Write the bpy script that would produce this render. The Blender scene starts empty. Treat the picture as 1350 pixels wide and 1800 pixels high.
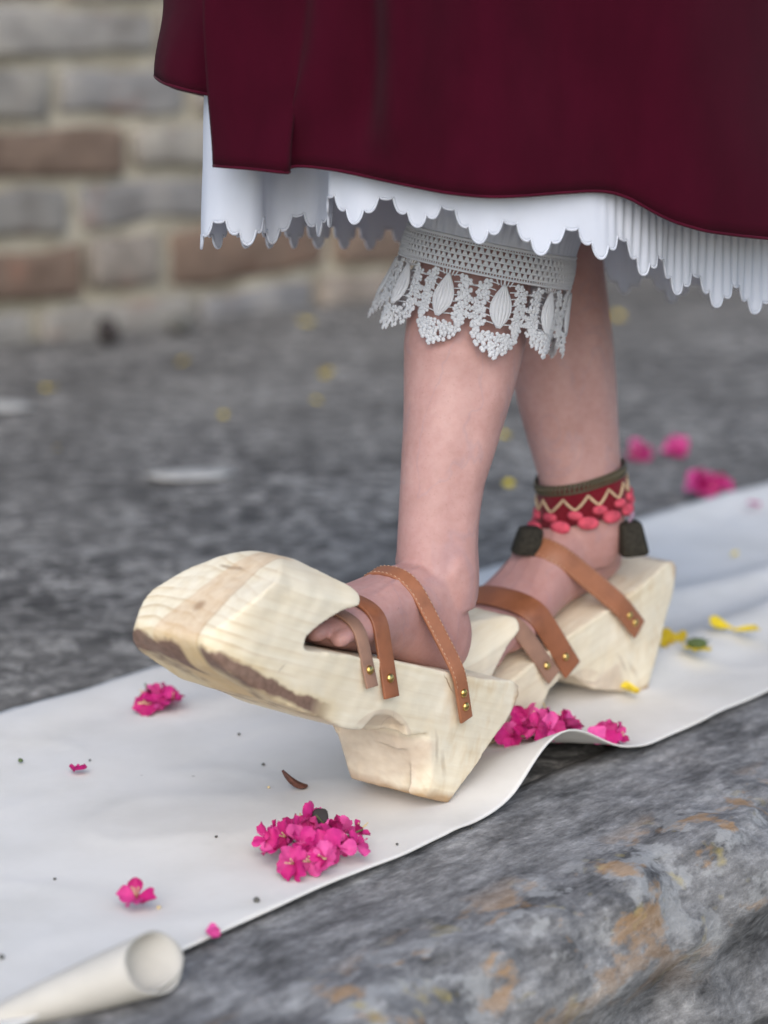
import bpy, bmesh, math, random
import numpy as np
from mathutils import Vector, Matrix, noise as mnoise
from mathutils.bvhtree import BVHTree

random.seed(7)
rng = np.random.default_rng(7)
scene = bpy.context.scene
COL = scene.collection
rad = math.radians

# ------------------------------------------------------------------ camera, sky, sun, exposure
CAM_H, PITCH, FPX = 0.68, rad(12.5), 4000.0      # eye height, downward pitch, focal length for a 1350 px wide frame
cam_data = bpy.data.cameras.new('camera')
cam = bpy.data.objects.new('camera', cam_data)
COL.objects.link(cam)
cam.location = (0, 0, CAM_H)
cam.rotation_euler = (math.pi / 2 - PITCH, 0, 0)
cam_data.sensor_fit = 'HORIZONTAL'
cam_data.sensor_width = 36.0
cam_data.lens = 36.0 * FPX / 1350.0
cam_data.clip_start = 0.05
cam_data.clip_end = 300
cam_data.dof.use_dof = True
cam_data.dof.focus_distance = 1.93
cam_data.dof.aperture_fstop = 4.0
scene.camera = cam

SUN_EL, SUN_AZ = rad(38), rad(-178)               # azimuth measured from +Y towards +X
world = bpy.data.worlds.new('World')
scene.world = world
world.use_nodes = True
wn = world.node_tree
for n in list(wn.nodes):
    wn.nodes.remove(n)
wout = wn.nodes.new('ShaderNodeOutputWorld')
wbg = wn.nodes.new('ShaderNodeBackground')
sky = wn.nodes.new('ShaderNodeTexSky')
sky.sky_type = 'NISHITA'
sky.sun_disc = False
sky.sun_elevation = SUN_EL
sky.sun_rotation = SUN_AZ
sky.air_density = 1.0
sky.dust_density = 1.5
sky.ozone_density = 1.0
wbg.inputs['Strength'].default_value = 0.14
wn.links.new(sky.outputs[0], wbg.inputs[0])
wn.links.new(wbg.outputs[0], wout.inputs[0])

sun_data = bpy.data.lights.new('sun', 'SUN')
sun_data.energy = 1.3
sun_data.angle = rad(65)
sun_data.color = (1.0, 0.985, 0.965)
sun = bpy.data.objects.new('sun', sun_data)
COL.objects.link(sun)
sd = Vector((math.sin(SUN_AZ) * math.cos(SUN_EL), math.cos(SUN_AZ) * math.cos(SUN_EL), math.sin(SUN_EL)))
sun.rotation_euler = sd.to_track_quat('Z', 'Y').to_euler()
sun.location = sd * 8

scene.view_settings.view_transform = 'Standard'
scene.view_settings.look = 'None'
scene.view_settings.exposure = 0.5
scene.view_settings.gamma = 1.0
scene.view_settings.use_curve_mapping = False
scene.render.engine = 'CYCLES'
scene.cycles.use_denoising = True
scene.cycles.max_bounces = 6

# ------------------------------------------------------------------ measuring helpers (photo pixel -> place)
cFw = np.array([0, math.cos(PITCH), -math.sin(PITCH)])
cUp = np.array([0, math.sin(PITCH), math.cos(PITCH)])
cR = np.array([1.0, 0, 0])
cC = np.array([0, 0, CAM_H])

def ray(u, v):
    return cFw + cR * (u - 675) / FPX - cUp * (v - 900) / FPX

def gnd(u, v, z=0.0):
    r = ray(u, v)
    return cC + r * ((z - CAM_H) / r[2])

def dep(u, v, d):
    return cC + ray(u, v) * d

# ------------------------------------------------------------------ object helpers
def mesh_obj(name, verts, faces, mat=None, parent=None, smooth=True):
    me = bpy.data.meshes.new(name)
    me.from_pydata([tuple(map(float, v)) for v in verts], [], [tuple(int(i) for i in f) for f in faces])
    me.update()
    if smooth:
        me.polygons.foreach_set('use_smooth', [True] * len(me.polygons))
    return link(name, me, mat, parent)

def link(name, me, mat=None, parent=None):
    o = bpy.data.objects.new(name, me)
    COL.objects.link(o)
    if mat is not None and me is not None and len(me.materials) == 0:
        me.materials.append(mat)
    if parent is not None:
        o.parent = parent
    return o

def tag(o, label, cat, group=None):
    o['label'] = label
    o['category'] = cat
    if group:
        o['group'] = group
    return o

def thing(name, label, cat, loc=(0, 0, 0), group=None):
    o = bpy.data.objects.new(name, None)
    o.empty_display_size = 0.02
    COL.objects.link(o)
    o.location = tuple(map(float, loc))
    return tag(o, label, cat, group)

class MB:
    """collects simple shapes into one mesh"""
    def __init__(self):
        self.v, self.f = [], []
    def add(self, vs, fs):
        k = len(self.v)
        self.v.extend(vs)
        self.f.extend([tuple(i + k for i in f) for f in fs])
    def rings(self, rs, cap=True, closed=False):
        """rs: list of rings (n x 3 arrays) joined in order"""
        n = len(rs[0])
        k = len(self.v)
        for r in rs:
            self.v.extend(list(map(tuple, r)))
        m = len(rs)
        for i in range(m - 1 + (1 if closed else 0)):
            a, b = k + i * n, k + ((i + 1) % m) * n
            for j in range(n):
                j2 = (j + 1) % n
                self.f.append((a + j, a + j2, b + j2, b + j))
        if cap and not closed:
            self.f.append(tuple(k + j for j in reversed(range(n))))
            self.f.append(tuple(k + (m - 1) * n + j for j in range(n)))
    def tube(self, pts, r, n=6, closed=False, flat=1.0):
        pts = [np.array(p, float) for p in pts]
        m = len(pts)
        rs = []
        up = np.array([0.03, 0.05, 1.0])
        for i in range(m):
            if closed:
                t = pts[(i + 1) % m] - pts[i - 1]
            else:
                t = pts[min(i + 1, m - 1)] - pts[max(i - 1, 0)]
            t = t / (np.linalg.norm(t) + 1e-12)
            s = np.cross(t, up)
            if np.linalg.norm(s) < 1e-3:
                s = np.cross(t, np.array([1.0, 0.2, 0]))
            s /= np.linalg.norm(s)
            q = np.cross(s, t)
            rr = r[i] if hasattr(r, '__len__') else r
            rs.append(np.array([pts[i] + rr * (math.cos(2 * math.pi * j / n) * s + flat * math.sin(2 * math.pi * j / n) * q) for j in range(n)]))
        self.rings(rs, cap=not closed, closed=closed)
    def ball(self, c, r, nu=7, nv=4, fr=None):
        """r: scalar or 3 radii along frame axes fr"""
        c = np.array(c, float)
        r = np.array([r, r, r] if not hasattr(r, '__len__') else r, float)
        fr = np.eye(3) if fr is None else np.array(fr)
        k = len(self.v)
        self.v.append(tuple(c + fr[2] * r[2]))
        for i in range(1, nv):
            th = math.pi * i / nv
            for j in range(nu):
                ph = 2 * math.pi * j / nu
                d = (fr[0] * r[0] * math.sin(th) * math.cos(ph) + fr[1] * r[1] * math.sin(th) * math.sin(ph) + fr[2] * r[2] * math.cos(th))
                self.v.append(tuple(c + d))
        self.v.append(tuple(c - fr[2] * r[2]))
        e = len(self.v) - 1
        for j in range(nu):
            j2 = (j + 1) % nu
            self.f.append((k, k + 1 + j, k + 1 + j2))
            for i in range(nv - 2):
                a = k + 1 + i * nu
                self.f.append((a + j, a + nu + j, a + nu + j2, a + j2))
            a = k + 1 + (nv - 2) * nu
            self.f.append((a + j, e, a + j2))
    def build(self, name, mat, parent=None, smooth=True):
        return mesh_obj(name, self.v, self.f, mat, parent, smooth)

def prism(poly, lo, hi, axis):
    """closed prism from a 2D polygon. axis: 'y' -> poly is (x,z); 'z' -> (x,y); 'x' -> (y,z)"""
    n = len(poly)
    def p(a, b, h):
        return {'y': (a, h, b), 'z': (a, b, h), 'x': (h, a, b)}[axis]
    vs = [p(a, b, lo) for a, b in poly] + [p(a, b, hi) for a, b in poly]
    fs = [tuple(range(n)), tuple(reversed(range(n, 2 * n)))]
    fs += [(i, i + n, (i + 1) % n + n, (i + 1) % n) for i in range(n)]
    me = bpy.data.meshes.new('prism')
    me.from_pydata(vs, [], fs)
    bm = bmesh.new()
    bm.from_mesh(me)
    bmesh.ops.recalc_face_normals(bm, faces=bm.faces)
    bm.to_mesh(me)
    bm.free()
    return me

def eval_mesh(me, mods):
    """mods: list of (type, dict); returns an evaluated copy of the mesh"""
    o = bpy.data.objects.new('work', me)
    COL.objects.link(o)
    extra = []
    for typ, kw in mods:
        m = o.modifiers.new(typ, typ)
        for k, val in kw.items():
            if k == 'mesh':
                b = bpy.data.objects.new('work_cutter', val)
                COL.objects.link(b)
                b.hide_render = True
                extra.append(b)
                m.object = b
            else:
                setattr(m, k, val)
    dg = bpy.context.evaluated_depsgraph_get()
    dg.update()
    out = bpy.data.meshes.new_from_object(o.evaluated_get(dg), depsgraph=dg)
    for b in extra:
        bpy.data.objects.remove(b)
    bpy.data.objects.remove(o)
    return out

def np_verts(me):
    a = np.empty(len(me.vertices) * 3)
    me.vertices.foreach_get('co', a)
    return a.reshape(-1, 3)

def smoothstep(a, b, x):
    t = np.clip((x - a) / (b - a), 0, 1)
    return t * t * (3 - 2 * t)

def resample(pts, n, closed=False, sm=0):
    pts = np.array(pts, float)
    if closed:
        pts = np.vstack([pts, pts[:1]])
    s = np.concatenate([[0], np.cumsum(np.linalg.norm(np.diff(pts[:, :3], axis=0), axis=1))])
    q = np.linspace(0, s[-1], n + 1)[:-1] if closed else np.linspace(0, s[-1], n)
    out = np.stack([np.interp(q, s, pts[:, i]) for i in range(pts.shape[1])], 1)
    for _ in range(sm):
        if closed:
            out = (np.roll(out, 1, 0) + 2 * out + np.roll(out, -1, 0)) / 4
        else:
            o2 = out.copy()
            o2[1:-1] = (out[:-2] + 2 * out[1:-1] + out[2:]) / 4
            out = o2
    return out, s[-1]

# ------------------------------------------------------------------ materials
class M:
    def __init__(self, name, rough=0.7, spec=0.3):
        self.m = bpy.data.materials.new(name)
        self.m.use_nodes = True
        self.t = self.m.node_tree
        self.b = self.t.nodes['Principled BSDF']
        self.b.inputs['Roughness'].default_value = rough
        self.b.inputs['Specular IOR Level'].default_value = spec
        self.co = self.t.nodes.new('ShaderNodeTexCoord').outputs['Object']
    def n(self, typ, ins=None, **kw):
        nd = self.t.nodes.new(typ)
        for k, v in kw.items():
            setattr(nd, k, v)
        for k, v in (ins or {}).items():
            self.put(nd.inputs[k], v)
        return nd
    def put(self, sock, v):
        if isinstance(v, bpy.types.NodeSocket):
            self.t.links.new(v, sock)
        elif isinstance(v, (tuple, list)) and len(v) == 3 and sock.type == 'RGBA':
            sock.default_value = (*v, 1)
        else:
            sock.default_value = v
    def vec(self, scale=(1, 1, 1), rot=(0, 0, 0), loc=(0, 0, 0), src=None):
        return self.n('ShaderNodeMapping', {'Vector': src or self.co, 'Scale': scale, 'Rotation': rot, 'Location': loc}).outputs[0]
    def noise(self, scale, detail=4, rough=0.55, vec=None, dist=0.0):
        return self.n('ShaderNodeTexNoise', {'Vector': vec or self.co, 'Scale': scale, 'Detail': detail, 'Roughness': rough, 'Distortion': dist}).outputs[0]
    def voro(self, scale, vec=None, feature='F1', rnd=1.0):
        return self.n('ShaderNodeTexVoronoi', {'Vector': vec or self.co, 'Scale': scale, 'Randomness': rnd}, feature=feature)
    def ramp(self, fac, stops, interp='LINEAR'):
        r = self.n('ShaderNodeValToRGB', {'Fac': fac})
        cr = r.color_ramp
        cr.interpolation = interp
        while len(cr.elements) < len(stops):
            cr.elements.new(0.5)
        for e, (p, c) in zip(cr.elements, stops):
            e.position = p
            e.color = (*c, 1) if hasattr(c, '__len__') else (c, c, c, 1)
        return r.outputs[0]
    def mix(self, fac, a, b, mode='MIX'):
        nd = self.n('ShaderNodeMix', data_type='RGBA', blend_type=mode)
        self.put(nd.inputs[0], fac)
        self.put(nd.inputs[6], a)
        self.put(nd.inputs[7], b)
        return nd.outputs[2]
    def math(self, op, a, b=0.0, clamp=False):
        nd = self.n('ShaderNodeMath', operation=op, use_clamp=clamp)
        self.put(nd.inputs[0], a)
        self.put(nd.inputs[1], b)
        return nd.outputs[0]
    def map(self, v, a, b, c=0.0, d=1.0):
        return self.n('ShaderNodeMapRange', {'Value': v, 'From Min': a, 'From Max': b, 'To Min': c, 'To Max': d}).outputs[0]
    def xyz(self, src=None):
        return self.n('ShaderNodeSeparateXYZ', {0: src or self.co}).outputs
    def rnd(self):
        return self.n('ShaderNodeObjectInfo').outputs['Random']
    def color(self, c):
        self.put(self.b.inputs['Base Color'], c)
        return self
    def bump(self, h, strength=0.3, dist=0.002):
        nd = self.n('ShaderNodeBump', {'Height': h, 'Strength': strength, 'Distance': dist})
        self.t.links.new(nd.outputs[0], self.b.inputs['Normal'])
        return self

def mat_simple(name, col, rough=0.6, spec=0.3, var=0.15, scale=60):
    m = M(name, rough, spec)
    nz = m.noise(scale, 4)
    m.color(m.ramp(nz, [(0.3, [c * (1 - var) for c in col]), (0.7, [min(1, c * (1 + var)) for c in col])]))
    m.bump(nz, 0.15, 0.001)
    return m.m

def mat_ground():
    m = M('worn_paving', 0.85, 0.25)
    big = m.noise(1.7, 5, 0.6)
    mid = m.noise(9, 6, 0.65, dist=0.4)
    fine = m.noise(30, 6, 0.72, dist=0.6)
    grit = m.noise(140, 3, 0.7)
    c = m.ramp(mid, [(0.34, (0.05, 0.049, 0.049)), (0.46, (0.13, 0.128, 0.128)), (0.56, (0.24, 0.237, 0.235)), (0.68, (0.42, 0.415, 0.40))])
    c2 = m.ramp(fine, [(0.42, (0.038, 0.038, 0.039)), (0.5, (0.16, 0.158, 0.156)), (0.585, (0.58, 0.575, 0.56))])
    c = m.mix(0.6, c, c2)
    c3 = m.ramp(grit, [(0.3, 0.3), (0.55, 1.0), (0.72, 1.9)])
    c = m.mix(0.65, c, c3, 'MULTIPLY')
    c = m.mix(m.ramp(big, [(0.42, 0.0), (0.62, 0.4)]), c, (0.25, 0.247, 0.238))
    c = m.mix(m.ramp(m.noise(2.6, 4, 0.6, m.vec(loc=(5, 2, 0))), [(0.45, 0.0), (0.62, 0.45)]), c, (0.075, 0.074, 0.072))
    c = m.mix(1.0, c, (1.0, 0.95, 0.88), 'MULTIPLY')
    m.color(c)
    h = m.math('ADD', m.math('MULTIPLY', fine, 1.0), m.math('MULTIPLY', grit, 0.5))
    return m.bump(h, 0.6, 0.006).m

def mat_ledge():
    m = M('weathered_ledge_stone', 0.85, 0.25)
    along = m.vec((0.35, 1.0, 1.0))
    a = m.noise(34, 6, 0.68, along, 0.15)
    f = m.noise(120, 5, 0.72, m.vec((0.6, 1, 1)))
    c = m.ramp(a, [(0.30, (0.06, 0.06, 0.063)), (0.44, (0.17, 0.173, 0.18)), (0.58, (0.29, 0.295, 0.305)), (0.72, (0.46, 0.465, 0.47))])
    c = m.mix(0.75, c, m.ramp(f, [(0.3, 0.4), (0.55, 0.95), (0.72, 1.5)]), 'MULTIPLY')
    c = m.mix(1.0, c, (1.0, 0.965, 0.92), 'MULTIPLY')
    x, y, z = m.xyz()
    # lichen lives on the outer arris
    edge = m.math('MULTIPLY', m.map(y, -0.09, -0.135), m.map(z, -0.12, -0.02))
    l1 = m.ramp(m.noise(24, 4, 0.6, m.vec((0.6, 1, 1), loc=(3.3, 0, 0))), [(0.53, 0.0), (0.60, 1.0)])
    l2 = m.ramp(m.noise(30, 4, 0.6, m.vec((0.8, 1, 1), loc=(0, 7.7, 1))), [(0.53, 0.0), (0.60, 1.0)])
    l3 = m.ramp(m.noise(28, 3, 0.6, m.vec(loc=(9, 2, 4))), [(0.6, 0.0), (0.75, 1.0)])
    c = m.mix(m.math('MULTIPLY', l2, m.math('MULTIPLY', edge, 0.6)), c, (0.42, 0.42, 0.41))
    c = m.mix(m.math('MULTIPLY', l1, m.math('MULTIPLY', edge, 0.6)), c, (0.44, 0.25, 0.10))
    c = m.mix(m.math('MULTIPLY', l3, m.math('MULTIPLY', edge, 0.7)), c, (0.45, 0.36, 0.12))
    m.color(c)
    return m.bump(m.math('ADD', a, m.math('MULTIPLY', f, 0.5)), 0.7, 0.006).m

def mat_cloth():
    m = M('white_canvas', 0.9, 0.15)
    w = m.n('ShaderNodeTexWave', {'Vector': m.vec((1, 1, 1)), 'Scale': 420.0, 'Distortion': 1.0}, wave_type='BANDS', bands_direction='X').outputs[1]
    w2 = m.n('ShaderNodeTexWave', {'Vector': m.vec((1, 1, 1)), 'Scale': 420.0, 'Distortion': 1.0}, wave_type='BANDS', bands_direction='Y').outputs[1]
    nz = m.noise(9, 5, 0.6)
    c = m.ramp(nz, [(0.3, (0.70, 0.67, 0.615)), (0.6, (0.77, 0.74, 0.69))])
    c = m.mix(m.math('MULTIPLY', m.ramp(m.noise(4.5, 6, 0.65, m.vec(loc=(3, 1, 0))), [(0.52, 0.0), (0.75, 1.0)]), 0.35), c, (0.50, 0.47, 0.41))
    sp = m.voro(26)
    dots = m.ramp(sp.outputs['Distance'], [(0.03, 1.0), (0.055, 0.0)])
    keep = m.ramp(m.noise(7, 2), [(0.6, 0.0), (0.66, 1.0)])
    c = m.mix(m.math('MULTIPLY', m.math('MULTIPLY', dots, keep), 0.6), c, (0.28, 0.25, 0.2))
    m.color(c)
    return m.bump(m.math('ADD', w, m.math('ADD', w2, m.math('MULTIPLY', m.noise(60, 3), 3))), 0.12, 0.0008).m

def mat_wood():
    m = M('pale_pine', 0.62, 0.25)
    x, y, z = m.xyz()
    nz = m.noise(14, 4, 0.55)
    warp = m.n('ShaderNodeVectorMath', {0: m.co, 1: m.n('ShaderNodeVectorMath', {0: m.n('ShaderNodeTexNoise', {'Vector': m.vec((0.35, 1, 1)), 'Scale': 18.0, 'Detail': 2.0}).outputs[1], 'Scale': 0.022}, operation='SCALE').outputs[0]}, operation='ADD').outputs[0]
    ringv = m.vec((0.16, 1, 1), loc=(0, 0.046, 0.008), src=warp)
    ring = m.n('ShaderNodeTexWave', {'Vector': ringv, 'Scale': 36.0, 'Distortion': 0.8, 'Detail': 2.0, 'Detail Scale': 1.2}, wave_type='RINGS', rings_direction='X', wave_profile='SAW').outputs[1]
    grain = m.noise(110, 4, 0.6, m.vec((0.06, 1, 1)))
    toe = m.map(x, 0.23, 0.29, 0.18, 0.9)
    plain = m.ramp(nz, [(0.3, (0.78, 0.67, 0.47)), (0.65, (0.87, 0.79, 0.63))])
    rc = m.ramp(ring, [(0.0, (0.85, 0.76, 0.56)), (0.6, (0.80, 0.685, 0.46)), (0.88, (0.56, 0.39, 0.19)), (1.0, (0.82, 0.72, 0.51))])
    vary = m.ramp(m.noise(16, 2, 0.5, m.vec(loc=(7, 3, 1))), [(0.38, 0.25), (0.62, 1.0)])
    c = m.mix(m.math('MULTIPLY', toe, vary), plain, rc)
    c = m.mix(0.30, c, m.ramp(grain, [(0.3, (0.66, 0.52, 0.34)), (0.6, (0.88, 0.80, 0.65))]))
    # heartwood board through the toe
    yw = m.math('ADD', y, m.math('MULTIPLY', m.math('SUBTRACT', m.noise(20, 2), 0.5), 0.010))
    ye = m.math('ADD', yw, m.map(z, 0.09, 0.17, 0.074, 0.052))
    band = m.math('MULTIPLY', m.map(ye, -0.0015, 0.0015), m.map(yw, -0.0275, -0.029))
    band = m.math('MULTIPLY', band, m.map(x, 0.235, 0.25))
    seam = m.math('MULTIPLY', m.map(m.math('ABSOLUTE', m.math('ADD', yw, 0.0285)), 0.0012, 0.0003), m.map(x, 0.24, 0.26))
    c = m.mix(m.math('MULTIPLY', seam, 0.5), c, (0.40, 0.25, 0.12))
    c = m.mix(m.math('MULTIPLY', band, 0.62), c, m.ramp(grain, [(0.3, (0.60, 0.39, 0.22)), (0.7, (0.74, 0.55, 0.36))]))
    # knots
    kv = m.voro(15, m.vec((0.6, 1, 1), loc=(0.37, 0.11, 0.05)))
    k = m.ramp(kv.outputs['Distance'], [(0.04, 1.0), (0.10, 0.0)])
    kk = m.ramp(m.noise(9, 2, 0.5, m.vec(loc=(5, 1, 2))), [(0.50, 0.0), (0.54, 1.0)])
    c = m.mix(m.math('MULTIPLY', m.math('MULTIPLY', k, kk), 0.7), c, (0.33, 0.19, 0.10))
    # tool cracks on the near flank and the toe: short dark lines
    def crack(x0, z0, x1, z1, w, col, bend=0.0):
        L = math.hypot(x1 - x0, z1 - z0)
        ux, uz = (x1 - x0) / L, (z1 - z0) / L
        dx, dz_ = m.math('SUBTRACT', x, x0), m.math('SUBTRACT', z, z0)
        al = m.math('ADD', m.math('MULTIPLY', dx, ux), m.math('MULTIPLY', dz_, uz))
        ac_ = m.math('ADD', m.math('MULTIPLY', dx, -uz), m.math('MULTIPLY', dz_, ux))
        ac_ = m.math('ADD', ac_, m.math('MULTIPLY', m.math('SUBTRACT', m.noise(60, 2), 0.5), 0.006))
        ac_ = m.math('SUBTRACT', ac_, m.math('MULTIPLY', m.math('MULTIPLY', al, m.math('SUBTRACT', L, al)), bend))
        mid = m.math('MULTIPLY', m.map(al, 0.0, L * 0.3), m.map(al, L, L * 0.6))
        return m.math('MULTIPLY', m.map(m.math('ABSOLUTE', ac_), w, w * 0.3), mid)
    near = m.map(y, -0.02, -0.008)
    for args, st in (((0.062, 0.046, 0.105, 0.070, 0.0012, 0, -18.0), 0.8), ((0.050, 0.108, 0.028, 0.092, 0.0010, 0), 0.8), ((0.030, 0.030, 0.045, 0.062, 0.0028, 0, 6.0), 0.35), ((0.015, 0.020, 0.028, 0.046, 0.0040, 0), 0.30), ((0.260, 0.080, 0.252, 0.089, 0.0011, 0), 0.4)):
        c = m.mix(m.math('MULTIPLY', m.math('MULTIPLY', crack(*args), near), st), c, (0.24, 0.15, 0.09))
    tcr = m.math('MULTIPLY', crack(0.262, 0.155, 0.300, 0.150, 0.0016, 0), m.math('MULTIPLY', m.map(y, -0.070, -0.064), m.map(y, -0.040, -0.046)))
    c = m.mix(m.math('MULTIPLY', tcr, 0.6), c, (0.30, 0.19, 0.11))
    # bark left along the lower arris of the toe and the heel
    bn = m.noise(20, 4, 0.6, m.vec((0.7, 1, 1)))
    soleline = m.math('ADD', m.math('MULTIPLY', m.math('SUBTRACT', x, 0.19), 0.20), 0.054)
    dz = m.math('ADD', m.math('SUBTRACT', z, soleline), m.math('MULTIPLY', m.math('SUBTRACT', bn, 0.5), 0.030))
    dz2 = m.math('ADD', m.math('SUBTRACT', z, soleline), m.math('MULTIPLY', m.math('SUBTRACT', m.noise(28, 3, 0.6, m.vec((0.7, 1, 1), loc=(4, 4, 4))), 0.5), 0.022))
    gap = m.math('MULTIPLY', m.map(yw, -0.050, -0.046), m.map(yw, -0.024, -0.030))
    rim = m.math('MULTIPLY', m.map(dz, 0.015, 0.004), m.map(x, 0.17, 0.20))
    c = m.mix(m.math('MULTIPLY', rim, 0.5), c, (0.60, 0.42, 0.16))
    bark = m.math('MULTIPLY', m.math('MULTIPLY', m.map(dz, 0.0075, 0.0045), m.map(dz2, -0.0075, -0.0035)), m.map(x, 0.185, 0.215))
    bark = m.math('MULTIPLY', bark, m.math('SUBTRACT', 1.0, gap))
    c = m.mix(m.math('MULTIPLY', bark, 0.92), c, m.ramp(m.noise(160, 3), [(0.3, (0.12, 0.062, 0.05)), (0.7, (0.22, 0.125, 0.10))]))
    hb = m.math('MULTIPLY', m.map(m.math('ADD', z, m.math('MULTIPLY', m.math('SUBTRACT', bn, 0.5), 0.022)), 0.010, 0.003), m.map(x, 0.12, 0.11))
    c = m.mix(m.math('MULTIPLY', hb, 0.8), c, (0.30, 0.16, 0.06))
    bk = m.math('MULTIPLY', m.map(m.math('ADD', x, m.math('MULTIPLY', m.math('SUBTRACT', bn, 0.5), 0.05)), -0.058, -0.068), m.map(z, 0.06, 0.075))
    c = m.mix(m.math('MULTIPLY', bk, 0.65), c, (0.34, 0.17, 0.08))
    # resin stain on the heel flank
    st = m.ramp(m.noise(30, 3, 0.6, m.vec((1, 1, 0.5), loc=(2.2, 0, 0))), [(0.52, 0.0), (0.66, 1.0)])
    st = m.math('MULTIPLY', st, m.map(x, 0.06, 0.02))
    c = m.mix(m.math('MULTIPLY', st, 0.5), c, (0.60, 0.40, 0.18))
    # heel facets show pinkish cross grain
    fac = m.math('MULTIPLY', m.map(z, 0.052, 0.047), m.math('MULTIPLY', m.map(x, 0.035, 0.045), m.map(x, 0.13, 0.11)))
    c = m.mix(m.math('MULTIPLY', fac, 0.55), c, m.ramp(m.noise(40, 3, 0.6, m.vec((1, 0.4, 1))), [(0.4, (0.46, 0.33, 0.25)), (0.6, (0.66, 0.52, 0.40))]))
    sx, sz = m.math('DIVIDE', m.math('SUBTRACT', x, 0.112), 0.050), m.math('DIVIDE', m.math('SUBTRACT', z, 0.026), 0.044)
    sc = m.math('ADD', m.math('MULTIPLY', sx, sx), m.math('MULTIPLY', sz, sz))
    sc = m.math('MULTIPLY', m.map(sc, 1.0, 0.93), m.map(z, 0.050, 0.054))
    c = m.mix(m.math('MULTIPLY', sc, 0.4), c, (0.56, 0.41, 0.30))
    # handling dirt
    dirt = m.ramp(m.noise(11, 5, 0.65, m.vec(loc=(2, 8, 3))), [(0.52, 0.0), (0.72, 1.0)])
    c = m.mix(m.math('MULTIPLY', dirt, 0.28), c, (0.42, 0.36, 0.28))
    m.color(c)
    return m.bump(m.math('ADD', m.math('MULTIPLY', grain, 0.7), m.math('MULTIPLY', ring, 0.25)), 0.14, 0.0015).m

def mat_leather(name, col, rough=0.42):
    m = M(name, rough, 0.45)
    nz = m.noise(45, 5, 0.6)
    f = m.voro(900)
    m.color(m.ramp(nz, [(0.25, [c * 0.72 for c in col]), (0.5, col), (0.75, [min(1, c * 1.22) for c in col])]))
    m.put(m.b.inputs['Roughness'], m.map(nz, 0.3, 0.7, rough - 0.06, rough + 0.14))
    return m.bump(m.math('ADD', nz, m.math('MULTIPLY', f.outputs['Distance'], 0.4)), 0.15, 0.0008).m

def mat_skin():
    m = M('skin', 0.5, 0.35)
    a = m.noise(22, 5, 0.6)
    b = m.noise(130, 4, 0.65)
    pores = m.voro(700)
    c = m.ramp(a, [(0.3, (0.41, 0.225, 0.195)), (0.5, (0.48, 0.275, 0.245)), (0.7, (0.54, 0.325, 0.29))])
    c = m.mix(0.22, c, m.ramp(b, [(0.3, (0.38, 0.17, 0.145)), (0.6, (0.54, 0.33, 0.29))]))
    vein = m.ramp(m.math('ABSOLUTE', m.math('SUBTRACT', m.noise(15, 3, 0.5, m.vec((1, 1, 0.6), loc=(1, 2, 3)), 1.0), 0.5)), [(0.0, 1.0), (0.018, 0.0)])
    c = m.mix(m.math('MULTIPLY', vein, 0.22), c, (0.30, 0.24, 0.28))
    mole = m.ramp(m.voro(24).outputs['Distance'], [(0.025, 1.0), (0.045, 0.0)])
    mk = m.ramp(m.noise(9, 1, 0.5, m.vec(loc=(4, 4, 4))), [(0.57, 0.0), (0.6, 1.0)])
    c = m.mix(m.math('MULTIPLY', m.math('MULTIPLY', mole, mk), 0.7), c, (0.16, 0.08, 0.06))
    dots = m.ramp(m.voro(230).outputs['Distance'], [(0.10, 1.0), (0.20, 0.0)])
    c = m.mix(m.math('MULTIPLY', dots, 0.22), c, (0.28, 0.13, 0.10))
    # rosier towards the toes and heels, which are low down
    z = m.xyz()[2]
    c = m.mix(m.map(z, 0.26, 0.14, 0.0, 0.25), c, (0.46, 0.18, 0.16))
    m.color(c)
    m.b.inputs['Subsurface Weight'].default_value = 0.12
    m.b.inputs['Subsurface Radius'].default_value = (0.9, 0.35, 0.2)
    m.b.inputs['Subsurface Scale'].default_value = 0.006
    return m.bump(m.math('ADD', b, m.math('MULTIPLY', pores.outputs['Distance'], 0.8)), 0.12, 0.0008).m

def mat_fabric(name, col, rough=0.9, scale=900, var=0.2, sheen=0.2, bstr=0.2, thin=0.0):
    m = M(name, rough, 0.08)
    w1 = m.n('ShaderNodeTexWave', {'Vector': m.co, 'Scale': float(scale), 'Distortion': 0.6}, wave_type='BANDS', bands_direction='X').outputs[1]
    w2 = m.n('ShaderNodeTexWave', {'Vector': m.co, 'Scale': float(scale), 'Distortion': 0.6}, wave_type='BANDS', bands_direction='Z').outputs[1]
    nz = m.noise(30, 5, 0.6, m.vec((1, 1, 0.4)))
    c = m.ramp(nz, [(0.3, [x * (1 - var) for x in col]), (0.7, [min(1, x * (1 + var)) for x in col])])
    m.color(c)
    m.b.inputs['Sheen Weight'].default_value = sheen
    m.b.inputs['Sheen Roughness'].default_value = 0.5
    if thin:                                   # thin cotton lets daylight through
        tr = m.n('ShaderNodeBsdfTranslucent', {'Color': c})
        mx = m.n('ShaderNodeMixShader', {0: thin})
        m.t.links.new(m.b.outputs[0], mx.inputs[1])
        m.t.links.new(tr.outputs[0], mx.inputs[2])
        m.t.links.new(mx.outputs[0], m.t.nodes['Material Output'].inputs['Surface'])
    return m.bump(m.math('ADD', m.math('ADD', w1, w2), m.math('MULTIPLY', nz, 2)), bstr, 0.0008).m

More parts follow.
